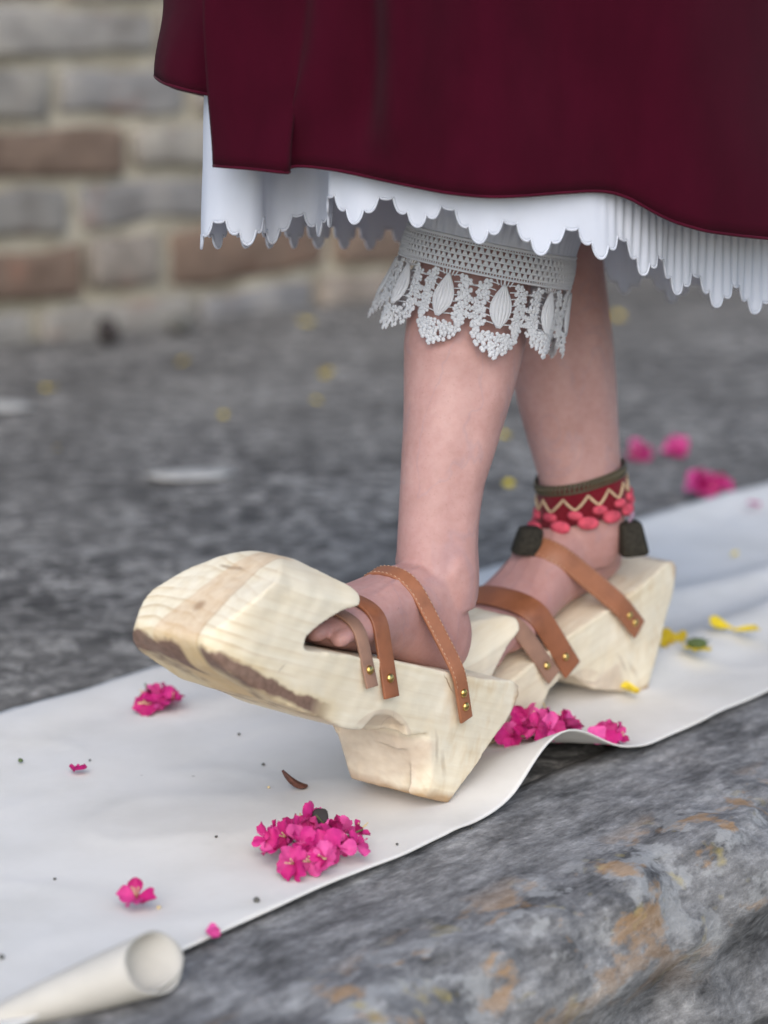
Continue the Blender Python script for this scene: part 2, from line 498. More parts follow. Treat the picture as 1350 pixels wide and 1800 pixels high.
def mat_brick():
    m = M('old_brick', 0.9, 0.2)
    r = m.rnd()
    base = m.ramp(r, [(0.0, (0.25, 0.235, 0.215)), (0.3, (0.30, 0.275, 0.24)), (0.5, (0.23, 0.222, 0.22)), (0.7, (0.32, 0.295, 0.26)), (0.85, (0.25, 0.195, 0.155)), (1.0, (0.17, 0.115, 0.085))])
    off = m.n('ShaderNodeCombineXYZ', {0: m.math('MULTIPLY', r, 40.0), 1: m.math('MULTIPLY', r, 17.0), 2: 0.0}).outputs[0]
    v = m.n('ShaderNodeVectorMath', {0: m.co, 1: off}, operation='ADD').outputs[0]
    a = m.noise(9, 5, 0.65, v)
    c = m.mix(0.75, base, m.ramp(a, [(0.30, (0.45, 0.42, 0.40)), (0.5, (1, 1, 1)), (0.68, (1.45, 1.4, 1.3))]), 'MULTIPLY')
    red = m.ramp(m.noise(7, 3, 0.6, m.vec(loc=(3, 5, 1), src=v)), [(0.58, 0.0), (0.68, 1.0)])
    c = m.mix(m.math('MULTIPLY', red, 0.5), c, (0.24, 0.12, 0.085))
    m.color(c)
    return m.bump(m.math('ADD', a, m.noise(60, 4, 0.6, v)), 0.6, 0.008).m

def mat_mortar():
    m = M('lime_mortar', 0.95, 0.1)
    a = m.noise(12, 5, 0.65)
    m.color(m.ramp(a, [(0.30, (0.22, 0.19, 0.14)), (0.5, (0.42, 0.375, 0.29)), (0.68, (0.56, 0.51, 0.41))]))
    return m.bump(m.math('ADD', a, m.noise(70, 4)), 0.7, 0.01).m

def mat_petal(name, cols):
    m = M(name, 0.6, 0.25)
    r = m.rnd()
    base = m.ramp(r, [(i / (len(cols) - 1), c) for i, c in enumerate(cols)])
    nz = m.noise(160, 4, 0.6)
    m.color(m.mix(0.5, base, m.ramp(nz, [(0.3, 0.75), (0.7, 1.25)]), 'MULTIPLY'))
    return m.bump(nz, 0.25, 0.0008).m

MAT = dict(
    ground=mat_ground(), ledge=mat_ledge(), cloth=mat_cloth(), wood=mat_wood(), skin=mat_skin(),
    tan=mat_leather('tan_leather', (0.33, 0.128, 0.062)), brown=mat_leather('brown_leather', (0.28, 0.098, 0.042)),
    fawn=mat_leather('fawn_leather', (0.30, 0.165, 0.11), 0.55),
    skirt=mat_fabric('burgundy_wool', (0.046, 0.0019, 0.0098), 0.95, 500, 0.14, 0.03, 0.4),
    piping=mat_fabric('burgundy_braid', (0.062, 0.003, 0.014), 0.9, 700, 0.2, 0.1),
    white=mat_fabric('white_cotton', (0.76, 0.79, 0.86), 0.9, 1200, 0.03, 0.1, 0.12, 0.25),
    lace=mat_fabric('ivory_crochet', (0.92, 0.93, 0.95), 0.95, 1500, 0.04, 0.1, 0.4, 0.3),
    brick=mat_brick(), mortar=mat_mortar(),
    pink=mat_petal('magenta_petal', [(0.48, 0.010, 0.14), (0.60, 0.03, 0.22), (0.36, 0.006, 0.10), (0.68, 0.09, 0.31), (0.52, 0.015, 0.17)]),
    yellow=mat_petal('yellow_petal', [(0.75, 0.55, 0.02), (0.80, 0.62, 0.05), (0.70, 0.48, 0.02)]),
    green=mat_simple('green_stem', (0.10, 0.14, 0.05)), pale=mat_simple('pale_stamen', (0.70, 0.55, 0.30)),
    dark=mat_simple('dried_dark', (0.035, 0.028, 0.026)), husk=mat_simple('brown_husk', (0.11, 0.04, 0.025), 0.45, 0.4, 0.4, 200),
    grit=mat_simple('grit', (0.12, 0.115, 0.10), 0.9), chip=mat_simple('pale_chip', (0.52, 0.50, 0.46), 0.9, 0.2, 0.15, 40),
    raw=mat_simple('raw_canvas', (0.58, 0.54, 0.47), 0.95, 0.1, 0.08, 25), brass=None, stitch=mat_simple('stitch_thread', (0.62, 0.42, 0.28)),
    bronze=mat_simple('bronze_bead', (0.085, 0.07, 0.038), 0.5, 0.5), red=mat_fabric('dark_red_band', (0.16, 0.010, 0.018), 0.9, 900),
    coral=mat_simple('coral_bead', (0.60, 0.085, 0.125), 0.75, 0.2, 0.3, 120), cream=mat_simple('cream_cord', (0.62, 0.45, 0.28)),
    bell=mat_simple('dark_tassel', (0.030, 0.026, 0.018), 0.8, 0.3, 0.5, 300), lilac=mat_simple('lilac_thread', (0.38, 0.25, 0.33)),
)
bm_ = M('brass', 0.28, 0.5)
bm_.b.inputs['Metallic'].default_value = 1.0
bm_.color(bm_.ramp(bm_.noise(300, 3), [(0.3, (0.55, 0.36, 0.10)), (0.7, (0.78, 0.56, 0.22))]))
MAT['brass'] = bm_.m

# ------------------------------------------------------------------ the setting
AD = np.array([math.cos(rad(50)), math.sin(rad(50)), 0])      # along the runner, away from the camera
AN = np.array([-AD[1], AD[0], 0])                             # across, towards the wall
O0 = np.array([-0.102, 1.625, 0])                             # on the runner's near edge

def ac(p):
    d = np.array(p) - O0
    return float(d @ AD), float(d @ AN)

def from_ac(a, c, z=0.0):
    return O0 + AD * a + AN * c + np.array([0, 0, z])

def axis_samples(lo, hi, dlo, dhi, step, growth=1.25):
    xs = list(np.arange(dlo, dhi + step / 2, step))
    s = step
    x = dlo
    left = []
    while x > lo:
        s *= growth
        x -= s
        left.append(max(x, lo))
    s = step
    x = xs[-1]
    while x < hi:
        s *= growth
        x += s
        xs.append(min(x, hi))
    return np.array(left[::-1] + xs)

def fbm(x, y, z=0.0, sc=1.0):
    return mnoise.fractal(Vector((x * sc, y * sc, z * sc)), 1.0, 2.0, 4)

def sheet(name, A, C, zf, mat):
    vs, fs = [], []
    n = len(C)
    for a in A:
        for c in C:
            vs.append(from_ac(a, c, zf(a, c)))
    for i in range(len(A) - 1):
        for j in range(n - 1):
            k = i * n + j
            fs.append((k, k + n, k + n + 1, k + 1))
    o = mesh_obj(name, vs, fs, mat)
    return o

g = sheet('ground', axis_samples(-60, 120, -1.2, 3.6, 0.03), axis_samples(-0.06, 60, -0.06, 3.2, 0.03),
          lambda a, c: -0.004 + 0.0035 * fbm(a, c, 0, 7) + (-0.03 if c < 0.0 else 0), MAT['ground'])
g['kind'] = 'structure'
LEDGE_DROP = 0.42
lo = sheet('lower_ground', axis_samples(-60, 80, -1.0, 2.5, 0.15), axis_samples(-60, -0.05, -1.5, -0.05, 0.15),
           lambda a, c: -LEDGE_DROP + 0.006 * fbm(a, c, 0, 4), MAT['ground'])
lo['kind'] = 'structure'

def make_ledge():
    prof = [(0.03, -0.02), (0.028, 0.0)]
    for i in range(1, 15):
        prof.append((0.028 - 0.176 * i / 14, 0.0))
    for i in range(1, 9):
        t = i / 8 * math.pi / 2
        prof.append((-0.148 - 0.035 * math.sin(t), -0.035 + 0.035 * math.cos(t)))
    for i in range(1, 26):
        prof.append((-0.183 - 0.01 * math.sin(i), -0.035 - 0.40 * i / 25))
    A = axis_samples(-6, 10, -0.6, 1.1, 0.007, 1.18)
    vs, fs = [], []
    n = len(prof)
    for a in A:
        wob = 0.022 * mnoise.noise(Vector((a * 4.1, 2.2, 0)))
        for c, z in prof:
            k = min(1, max(0, (0.0 - c) / 0.14))
            nz = fbm(a, c * 1.4 + 3, z * 1.4, 13)
            big = fbm(a, c + 1, z, 5)
            cc = c - k * (0.5 * wob + (0.010 * big + 0.010 * nz if z < 0 else 0.0))
            zz = z + (0.0012 + 0.006 * k) * nz + 0.004 * k * big - 0.004 * k
            if c > -0.01:
                zz = min(zz, 0.0015)
            vs.append(from_ac(a, cc, zz))
    for i in range(len(A) - 1):
        for j in range(n - 1):
            k = i * n + j
            fs.append((k, k + 1, k + n + 1, k + n))
    # object space aligned with the ledge so that the streaks and lichen follow it
    R = Matrix(((AD[0], AN[0], 0, O0[0]), (AD[1], AN[1], 0, O0[1]), (0, 0, 1, 0), (0, 0, 0, 1)))
    inv = R.inverted()
    vs = [tuple(inv @ Vector(v)) for v in vs]
    o = mesh_obj('stone_ledge', vs, fs, MAT['ledge'])
    o.matrix_world = R
    o['kind'] = 'structure'
    return o
make_ledge()

# ---- brick wall behind
WB0, WB1 = gnd(0, 600), gnd(450, 545)
WD = (WB1 - WB0) / np.linalg.norm(WB1 - WB0)
WN = np.array([WD[1], -WD[0], 0])                              # towards the camera

def make_wall():
    root = thing('brick_wall', 'weathered wall of long grey and brown bricks in wide beige mortar behind the skirt', 'wall', WB0)
    root.matrix_world = Matrix(((WD[0], -WN[0], 0, WB0[0]), (WD[1], -WN[1], 0, WB0[1]), (0, 0, 1, 0), (0, 0, 0, 1)))
    x0, x1, zt = -2.4, 5.2, 1.75
    X = np.arange(x0, x1 + 0.01, 0.04)
    Z = np.arange(-0.05, zt + 0.01, 0.04)
    vs, fs = [], []
    for x in X:
        for z in Z:
            low = 0.0
            vs.append((x, -0.012 * fbm(x, z, 1, 6) - 0.4 * low * (1 + 0.5 * fbm(x, z, 4, 5)), z))
    n = len(Z)
    for i in range(len(X) - 1):
        for j in range(n - 1):
            k = i * n + j
            fs.append((k, k + n, k + n + 1, k + 1))
    k = len(vs)   # back slab so that the wall has depth
    vs += [(x0, 0.3, -0.05), (x1, 0.3, -0.05), (x1, 0.3, zt), (x0, 0.3, zt)]
    fs += [(k + 1, k, k + 3, k + 2)]
    a, b, c, d = 0, (len(X) - 1) * n, (len(X) - 1) * n + n - 1, n - 1
    fs += [(a, d, k + 3, k), (c, b, k + 1, k + 2), (d, c, k + 2, k + 3)]
    mesh_obj('mortar', vs, fs, MAT['mortar'], root)
    z = -0.045
    row = 0
    while z < zt - 0.1:
        h = 0.092 + 0.022 * random.random()
        x = x0 + random.uniform(0.0, 0.2)
        while x < x1 - 0.3:
            L = random.choice([0.20, 0.34, 0.40, 0.42, 0.46]) * random.uniform(0.9, 1.1)
            if x + L > x1:
                break
            # a worn block: rounded box with uneven faces
            bm = bmesh.new()
            bmesh.ops.create_cube(bm, size=1.0)
            for v in bm.verts:
                v.co = Vector((v.co.x * L, v.co.y * 0.09, v.co.z * h))
            bmesh.ops.subdivide_edges(bm, edges=[e for e in bm.edges if abs(e.verts[0].co.x - e.verts[1].co.x) > 0.05], cuts=3)
            bmesh.ops.bevel(bm, geom=[e for e in bm.edges if e.calc_face_angle(0) > 0.5], offset=0.016, segments=2, profile=0.6, affect='EDGES')
            sx = random.random() * 50
            for v in bm.verts:
                q = Vector((v.co.x * 7 + sx, v.co.z * 7, v.co.y * 7))
                v.co.z += 0.020 * mnoise.noise(q) + 0.02 * (v.co.x / L) * (random.random() * 0)
                v.co.y += 0.010 * mnoise.noise(q + Vector((9, 9, 9)))
                v.co.x += 0.010 * mnoise.noise(q + Vector((3, 9, 1)))
            me = bpy.data.meshes.new('brick')
            bm.to_mesh(me)
            bm.free()
            me.polygons.foreach_set('use_smooth', [True] * len(me.polygons))
            o = link('brick', me, MAT['brick'], root)
            o.location = (x + L / 2, 0.022 + random.uniform(-0.008, 0.006), z + h / 2)
            o.rotation_euler = (random.uniform(-0.03, 0.03), random.uniform(-0.03, 0.03), random.uniform(-0.02, 0.02))
            x += L + random.uniform(0.018, 0.045)
        z += h + random.uniform(0.014, 0.032)
        row += 1
    return root
make_wall()

# ------------------------------------------------------------------ canvas runner
def cloth_height(a, c):
    z = 0.0035 + 0.0022 * (1 + mnoise.noise(Vector((a * 5, c * 7, 0.3)))) + 0.0010 * (1 + mnoise.noise(Vector((a * 14, c * 16, 4)))) + 0.0014 * max(0.0, 1 - abs(mnoise.noise(Vector((a * 6 + c * 3, c * 9 - a * 2, 8)))) * 9)
    # lifted lip on the near edge beside the pink flowers
    a0, _ = FOLD
    e = math.exp(-((a - a0) / 0.062) ** 2)
    z += 0.042 * e * max(0.0, 1 - max(c, 0) / 0.10) ** 1.4
    # ridges running off behind the rear clog
    for (ra, rc, sl, amp, wd) in RIDGES:
        q = (c - rc) - sl * (a - ra)
        z += amp * math.exp(-(q / wd) ** 2) * smoothstep(ra - 0.15, ra + 0.15, a)
    # the far edge ripples up a little
    z += 0.010 * smoothstep(0.44, 0.52, c) * (0.5 + 0.5 * math.sin(a * 9 + 1))
    return float(z)
FOLD = ac(gnd(1015, 1385))
RIDGES = [(-0.35, 0.33, 0.25, 0.005, 0.03), (0.30, 0.40, -0.2, 0.006, 0.03), (0.55, 0.13, 0.02, 0.016, 0.035), (0.75, 0.27, -0.10, 0.010, 0.04)]

def cloth_obj():
    A = np.concatenate([np.arange(240) * 0.010 - 0.8, 1.61 + 0.03 * np.arange(60)])
    C = np.concatenate([[0, 0.004], np.arange(0.012, 0.52, 0.010)])
    C = C / C[-1]
    vs, fs = [], []
    W = 0.515
    for a in A:
        near = 0.006 * mnoise.noise(Vector((a * 3.3, 0, 7))) + 0.0025 * mnoise.noise(Vector((a * 15, 0, 2)))
        e = math.exp(-((a - FOLD[0]) / 0.07) ** 2)
        near += 0.012 * e - 0.008 - 0.007 * smoothstep(0.1, -0.3, a)
        far = 0.010 * mnoise.noise(Vector((a * 3, 5, 7))) + 0.003 * mnoise.noise(Vector((a * 14, 5, 7)))
        for t in C:
            c = near * (1 - t) ** 3 + t * (W + far)
            vs.append(from_ac(a, c, cloth_height(a, c)))
    n = len(C)
    for i in range(len(A) - 1):
        for j in range(n - 1):
            k = i * n + j
            fs.append((k, k + n, k + n + 1, k + 1))
    me = bpy.data.meshes.new('canvas')
    me.from_pydata([tuple(v) for v in vs], [], fs)
    me = eval_mesh(me, [('SOLIDIFY', dict(thickness=0.0016, offset=1.0))])
    me.polygons.foreach_set('use_smooth', [True] * len(me.polygons))
    me.name = 'canvas_runner'
    root = link('canvas_runner', me, MAT['cloth'])
    tag(root, 'long white canvas runner laid along the ground under both clogs', 'cloth')
    # curled edge: a tapering scroll
    p0 = gnd(272, 1690, 0.0240)
    p1 = gnd(-40, 1802, 0.004)
    ax = (p1 - p0) / np.linalg.norm(p1 - p0)
    zz = np.array([0, 0, 1.0])
    side = np.cross(zz, ax)
    side /= np.linalg.norm(side)
    upv = np.cross(ax, side)
    vs, fs = [], []
    NT, NL = 110, 30
    for i in range(NL):
        t = i / (NL - 1)
        c = p0 + (p1 - p0) * t
        R = 0.0210 * (1 - t) ** 0.62 + 0.003
        for j in range(NT):
            q = j / (NT - 1)
            th = -math.pi / 2 - 0.9 + q * 2 * math.pi * 2.15
            r = R * (1.0 - 0.34 * q) * (1 + 0.03 * math.sin(3 * th))
            vs.append(c + side * r * math.cos(th) + upv * r * math.sin(th) * 0.97 - ax * (1 - t) * (0.028 * float((side * math.cos(th) + upv * math.sin(th)) @ (c - cC)) / np.linalg.norm(c - cC) + -0.12 * max(0.0, q - 0.5)))
    for i in range(NL - 1):
        for j in range(NT - 1):
            k = i * NT + j
            fs.append((k, k + 1, k + NT + 1, k + NT))
    me = bpy.data.meshes.new('curled_edge')
    me.from_pydata([tuple(v) for v in vs], [], fs)
    me = eval_mesh(me, [('SOLIDIFY', dict(thickness=0.0018, offset=0.0))])
    me.polygons.foreach_set('use_smooth', [True] * len(me.polygons))
    me.name = 'curled_edge'
    link('curled_edge', me, MAT['raw'], root)
    return root
cloth_obj()

# ------------------------------------------------------------------ clogs
CW = 0.112                                                     # clog width

def frame(P, head, pitch):
    a, p = rad(head), rad(pitch)
    h = np.array([-math.cos(a), -math.sin(a), 0])
    l = np.array([-h[1], h[0], 0])
    z = np.array([0, 0, 1.0])
    hx = h * math.cos(p) + z * math.sin(p)
    ux = -h * math.sin(p) + z * math.cos(p)
    return Matrix(((hx[0], l[0], ux[0], P[0]), (hx[1], l[1], ux[1], P[1]), (hx[2], l[2], ux[2], P[2]), (0, 0, 0, 1)))

CLOTH_T = 0.0075
FA = frame(gnd(790, 1412, CLOTH_T), 50, 20.5)                  # stepping down on its heel, toe in the air
FB = frame(gnd(1140, 1212, CLOTH_T + 0.002), 48, -12.4)               # flat on the runner behind

def wood_block(rear=False):
    prof = [(0.0, 0.0), (0.046, 0.0015), (0.056, 0.02), (0.066, 0.036), (0.082, 0.046), (0.11, 0.049), (0.166, 0.047), (0.20, 0.052), (0.25, 0.057), (0.30, 0.068),
            (0.322, 0.080), (0.332, 0.090), (0.330, 0.098), (0.318, 0.113), (0.301, 0.132), (0.284, 0.150), (0.269, 0.163), (0.252, 0.1705), (0.235, 0.171), (0.205, 0.165), (0.184, 0.161),
            (0.175, 0.156), (0.177, 0.148), (0.190, 0.143), (0.210, 0.134), (0.227, 0.123), (0.238, 0.112), (0.238, 0.104), (0.226, 0.101),
            (0.18, 0.106), (0.116, 0.1095), (0.05, 0.110), (-0.02, 0.112), (-0.055, 0.1155), (-0.068, 0.113), (-0.073, 0.105), (-0.060, 0.078), (-0.03, 0.038)]
    if rear:
        prof[1:8] = [(0.02, 0.004), (0.085, 0.040), (0.098, 0.052), (0.112, 0.067), (0.130, 0.074), (0.150, 0.070), (0.178, 0.046)]
    plan = [(-0.08, -0.004), (0.0, 0.0), (0.10, -0.001), (0.20, 0.001), (0.28, -0.001), (0.312, -0.006), (0.330, -0.018), (0.336, -0.034), (0.338, -0.056),
            (0.337, -0.080), (0.330, -0.098), (0.312, -0.108), (0.28, -0.112), (0.18, -0.113), (0.10, -0.108), (0.03, -0.102), (-0.02, -0.099), (-0.08, -0.097)]
    cross = [(0.01, -0.05), (0.01, 0.13), (-0.001, 0.148), (-0.012, 0.161), (-0.028, 0.169), (-0.048, 0.174), (-0.066, 0.169), (-0.082, 0.158), (-0.095, 0.143), (-0.106, 0.123), (-0.113, 0.098), (-0.122, -0.05)]
    def chaikin(poly, lo, hi, n=2):
        for _ in range(n):
            out = poly[:lo]
            for i in range(lo, hi):
                a, b = np.array(poly[i]), np.array(poly[i + 1])
                out += [tuple(a * 0.75 + b * 0.25), tuple(a * 0.25 + b * 0.75)]
            hi = len(out)
            poly = out + poly[end_of(poly, lo, hi):]
            hi = hi - 1
        return poly
    def end_of(poly, lo, hi):
        return lo + (hi - lo) // 2 + 1
    prof = chaikin(prof, 9, 28)
    plan = chaikin(plan, 3, 14)
    cross = chaikin(cross, 1, len(cross) - 2)
    base = prism(prof, -0.2, 0.1, 'y')
    m1 = prism(plan, -0.1, 0.3, 'z')
    m2 = prism(cross, -0.2, 0.5, 'x')
    cuts = []
    def box_cut(center, n, size):
        """remove the material on the +n side of the plane through center, within size"""
        n = Vector(n).normalized()
        q = n.to_track_quat('Z', 'Y').to_matrix().to_4x4()
        me = bpy.data.meshes.new('cut')
        bm = bmesh.new()
        bmesh.ops.create_cube(bm, size=1.0)
        for v in bm.verts:
            v.co = Vector((v.co.x * size[0], v.co.y * size[1], (v.co.z + 0.5) * size[2]))
        bm.transform(Matrix.Translation(Vector(center)) @ q)
        bm.to_mesh(me)
        bm.free()
        cuts.append(me)
    if not rear:
        box_cut((0.050, -0.016, 0.02), (0.62, 0.72, -0.30), (0.09, 0.075, 0.06))       # front near corner of the heel
        box_cut((0.030, -0.002, 0.012), (0.15, 0.95, -0.28), (0.06, 0.055, 0.03))      # low facet
        me = bpy.data.meshes.new('scoop')                                             # knife-cut scoop in the arch, near side
        bm = bmesh.new()
        bmesh.ops.create_icosphere(bm, subdivisions=1, radius=1.0)
        bm.transform(Matrix.Translation((0.112, 0.006, 0.026)) @ Matrix.Rotation(0.35, 4, 'Y') @ Matrix.Diagonal((0.050, 0.040, 0.046, 1)))
        bm.to_mesh(me)
        bm.free()
        cuts.append(me)
        box_cut((0.046, -0.040, 0.014), (0.82, 0.22, -0.55), (0.05, 0.06, 0.02))         # low facet on the heel breast
        box_cut((0.062, -0.050, 0.030), (0.93, 0.02, -0.36), (0.07, 0.05, 0.03))       # flat on the heel breast
    box_cut((0.034, -0.090, 0.018), (0.35, -0.80, -0.42), (0.11, 0.10, 0.05))      # far side tapers
    box_cut((0.300, -0.004, 0.067), (0.42, 0.55, -0.75), (0.16, 0.06, 0.03))       # lower arris of the toe
    box_cut((0.322, -0.056, 0.078), (0.70, 0.05, -0.72), (0.14, 0.05, 0.03))
    mods = [('BOOLEAN', dict(mesh=m1, operation='INTERSECT', solver='EXACT')), ('BOOLEAN', dict(mesh=m2, operation='INTERSECT', solver='EXACT'))]
    for c in cuts:
        mods.append(('BOOLEAN', dict(mesh=c, operation='DIFFERENCE', solver='EXACT')))
    mods.append(('REMESH', dict(mode='VOXEL', voxel_size=0.0017)))
    mods.append(('SMOOTH', dict(factor=0.5, iterations=4)))
    me = eval_mesh(base, mods)
    co = np_verts(me)
    nr = np.empty(len(me.vertices) * 3)
    me.vertices.foreach_get('normal', nr)
    nr = nr.reshape(-1, 3)
    for i in range(len(co)):
        v = Vector(co[i])
        d = 0.0010 * mnoise.noise(v * 26) + 0.00035 * mnoise.noise(Vector((v.x * 60, v.y * 190, v.z * 190)))
        # shallow planing marks
        d += 0.0005 * mnoise.noise(Vector((v.x * 75 + 30 * v.z, v.y * 25, v.z * 30)))
        co[i] += nr[i] * d
    me.vertices.foreach_set('co', co.ravel())
    me.update()
    me.polygons.foreach_set('use_smooth', [True] * len(me.polygons))
    me.name = 'block'
    me.materials.append(MAT['wood'])
    return me
BLOCK = wood_block()
BLOCK_REAR = wood_block(True)

# ------------------------------------------------------------------ legs and feet
def ellipse_ring(c, ax, ay, rx, ry, n=28, p=2.0):
    out = []
    for j in range(n):
        t = 2 * math.pi * j / n
        cs, sn = math.cos(t), math.sin(t)
        out.append(np.array(c) + ax * rx * math.copysign(abs(cs) ** (2 / p), cs) + ay * ry * math.copysign(abs(sn) ** (2 / p), sn))
    return np.array(out)

def foot_parts(mb, Mx, side):
    """side=+1: outer side is +y. Foot-local x from heel, y sideways, z up; Mx places it."""
    def W(x, y, z):
        return np.array(Mx @ Vector((x, y * side, z)))
    def sec(x, yc, hw, z0, z1, p=2.3):
        ax = W(0, 1, 0) - W(0, 0, 0)
        ay = W(0, 0, 1) - W(0, 0, 0)
        return ellipse_ring(W(x, yc, (z0 + z1) / 2), ax, ay, hw, (z1 - z0) / 2, 28, p)
    S = [(0.001, 0, 0.012, 0.012, 0.032), (0.005, 0, 0.021, 0.005, 0.045), (0.013, 0, 0.0275, 0.001, 0.058), (0.025, 0, 0.0315, 0.0, 0.070), (0.045, 0, 0.033, 0.0, 0.085),
         (0.070, -0.001, 0.0325, 0.001, 0.092), (0.095, -0.002, 0.033, 0.003, 0.083), (0.120, -0.002, 0.0355, 0.003, 0.070), (0.145, -0.001, 0.0405, 0.001, 0.057),
         (0.168, 0.0, 0.0455, 0.0, 0.047), (0.186, 0.0, 0.0465, 0.0, 0.037), (0.200, 0.0, 0.043, 0.001, 0.029), (0.210, -0.003, 0.034, 0.003, 0.024)]
    mb.rings([sec(*s) for s in S])
    toes = [(-0.0325, 0.172, 0.244, 0.0120, 0.0135), (-0.0105, 0.178, 0.243, 0.0075, 0.0090), (0.0080, 0.178, 0.236, 0.0072, 0.0086), (0.0250, 0.174, 0.226, 0.0070, 0.0084), (0.0405, 0.166, 0.213, 0.0070, 0.0084)]
    for y, xa, xb, r0, r1 in toes:
        rs = []
        for q, rr, dz in ((0, 0.75, 0.010), (0.25, 0.95, 0.011), (0.5, 1.0, 0.009), (0.68, 0.90, 0.005), (0.82, 1.08, 0.002), (0.93, 0.85, 0.0), (0.985, 0.5, 0.0), (1.0, 0.15, 0.0)):
            x = xa + (xb - xa) * q
            r = (r0 + (r1 - r0) * q) * rr
            ax = W(0, 1, 0) - W(0, 0, 0)
            ay = W(0, 0, 1) - W(0, 0, 0)
            rs.append(ellipse_ring(W(x, y + 0.002 * q * (1 if y < 0 else -1), r1 * 0.9 + dz + 0.001), ax, ay, r, r * 0.92, 16))
        mb.rings(rs)
    for y0, y1, xe in ((-0.010, -0.031, 0.185), (-0.004, -0.011, 0.182), (0.002, 0.007, 0.178), (0.008, 0.022, 0.170)):
        pts, rr = [], []
        for i in range(9):
            q = i / 8
            x = 0.082 + (xe - 0.082) * q
            zt = np.interp(x, [0.07, 0.095, 0.12, 0.145, 0.168, 0.186], [0.092, 0.083, 0.070, 0.057, 0.047, 0.037])
            yy = y0 + (y1 - y0) * q
            pts.append(W(x, yy, zt - 0.0030 - 6.0 * yy * yy))
            rr.append(0.0034)
        mb.tube(pts, rr, 8)
    if side < 0:
        return
    # outer ankle bone
    fr = [W(1, 0, 0) - W(0, 0, 0), W(0, 1, 0) - W(0, 0, 0), W(0, 0, 1) - W(0, 0, 0)]
    mb.ball(W(0.050, 0.0262, 0.088), (0.017, 0.0085, 0.019), 16, 10, fr)
    mb.ball(W(0.058, -0.0268, 0.094), (0.017, 0.0085, 0.019), 16, 10, fr)

def leg_rings(rows, ry=1.06):
    """rows: (u_left, u_right, v, depth)"""
    rs = []
    for ul, ur, v, d in rows:
        c = dep((ul + ur) / 2, v, d)
        a = (ur - ul) / 2 / FPX * d
        ring = ellipse_ring(np.zeros(3), np.array([1.0, 0, 0]), np.array([0, 1.0, 0]), a, a * ry, 48, 2.0)
        low = smoothstep(650, 950, v)
        for k in range(len(ring)):
            t = ring[k][:2] / np.linalg.norm(ring[k][:2])
            f = -(t[0] * AD[0] + t[1] * AD[1])              # +1 at the shin, -1 at the calf
            side_ = abs(t[0] * AD[1] - t[1] * AD[0])
            g = 1 + 0.075 * max(0, f) ** 8 - 0.05 * math.exp(-((f - 0.55) / 0.22) ** 2) + low * (0.10 * max(0, -f) ** 7 - 0.10 * math.exp(-((f + 0.55) / 0.2) ** 2))
            ring[k] *= g
        rs.append(ring + c)
    return rs

FOOT_A = FA @ Matrix.Translation((-0.030, -0.055, 0.1075))
FOOT_B = FB @ Matrix.Translation((-0.030, -0.055, 0.1100))

def make_body():
    mb = MB()
    foot_parts(mb, FOOT_A, 1)
    foot_parts(mb, FOOT_B, -1)
    front = [(702, 842, 1062, 2.012), (700, 845, 1030, 2.008), (696, 845, 1000, 2.006), (695, 843, 965, 2.008), (697, 844, 930, 2.011), (699, 848, 895, 2.014), (701, 856, 850, 2.018), (703, 872, 800, 2.022), (706, 886, 750, 2.027),
             (707, 900, 700, 2.032), (707, 913, 650, 2.04), (707, 925, 600, 2.042), (713, 926, 550, 2.048), (722, 934, 500, 2.055), (734, 942, 450, 2.06), (742, 948, 400, 2.062), (742, 955, 330, 2.06), (720, 965, 250, 2.06), (705, 990, 130, 2.07),
             (690, 1010, 0, 2.08), (685, 1030, -150, 2.09), (690, 1050, -300, 2.11)]
    mb.rings(leg_rings(front, 1.07))
    rear = [(958, 1085, 985, 2.262), (955, 1098, 960, 2.258), (953, 1103, 930, 2.254), (951, 1103, 900, 2.252), (948, 1100, 865, 2.252), (942, 1096, 830, 2.252), (927, 1092, 780, 2.252), (910, 1087, 720, 2.25),
            (896, 1083, 660, 2.248), (886, 1078, 600, 2.245), (880, 1071, 540, 2.24), (880, 1063, 480, 2.235), (885, 1055, 400, 2.23), (890, 1052, 310, 2.225), (880, 1062, 200, 2.225), (870, 1075, 50, 2.225), (865, 1090, -100, 2.22), (862, 1100, -250, 2.22)]
    mb.rings(leg_rings(rear, 1.07))
    hip = np.array([0.165, 2.13, 0.86])
    mb.ball(hip, (0.165, 0.135, 0.13), 30, 18)
    mb.rings([ellipse_ring(hip + np.array([0, 0, z]), np.array([1.0, 0, 0]), np.array([0, 1.0, 0]), a, b, 30) for z, a, b in ((0.0, 0.15, 0.12), (0.08, 0.145, 0.112), (0.16, 0.13, 0.10), (0.22, 0.125, 0.095))])
    me = bpy.data.meshes.new('legs')
    me.from_pydata([tuple(map(float, v)) for v in mb.v], [], mb.f)
    bm = bmesh.new()
    bm.from_mesh(me)
    bmesh.ops.recalc_face_normals(bm, faces=bm.faces)
    bm.to_mesh(me)
    bm.free()
    me = eval_mesh(me, [('REMESH', dict(mode='VOXEL', voxel_size=0.0020)), ('SMOOTH', dict(factor=0.5, iterations=7))])
    me.polygons.foreach_set('use_smooth', [True] * len(me.polygons))
    me.name = 'body'
    return me

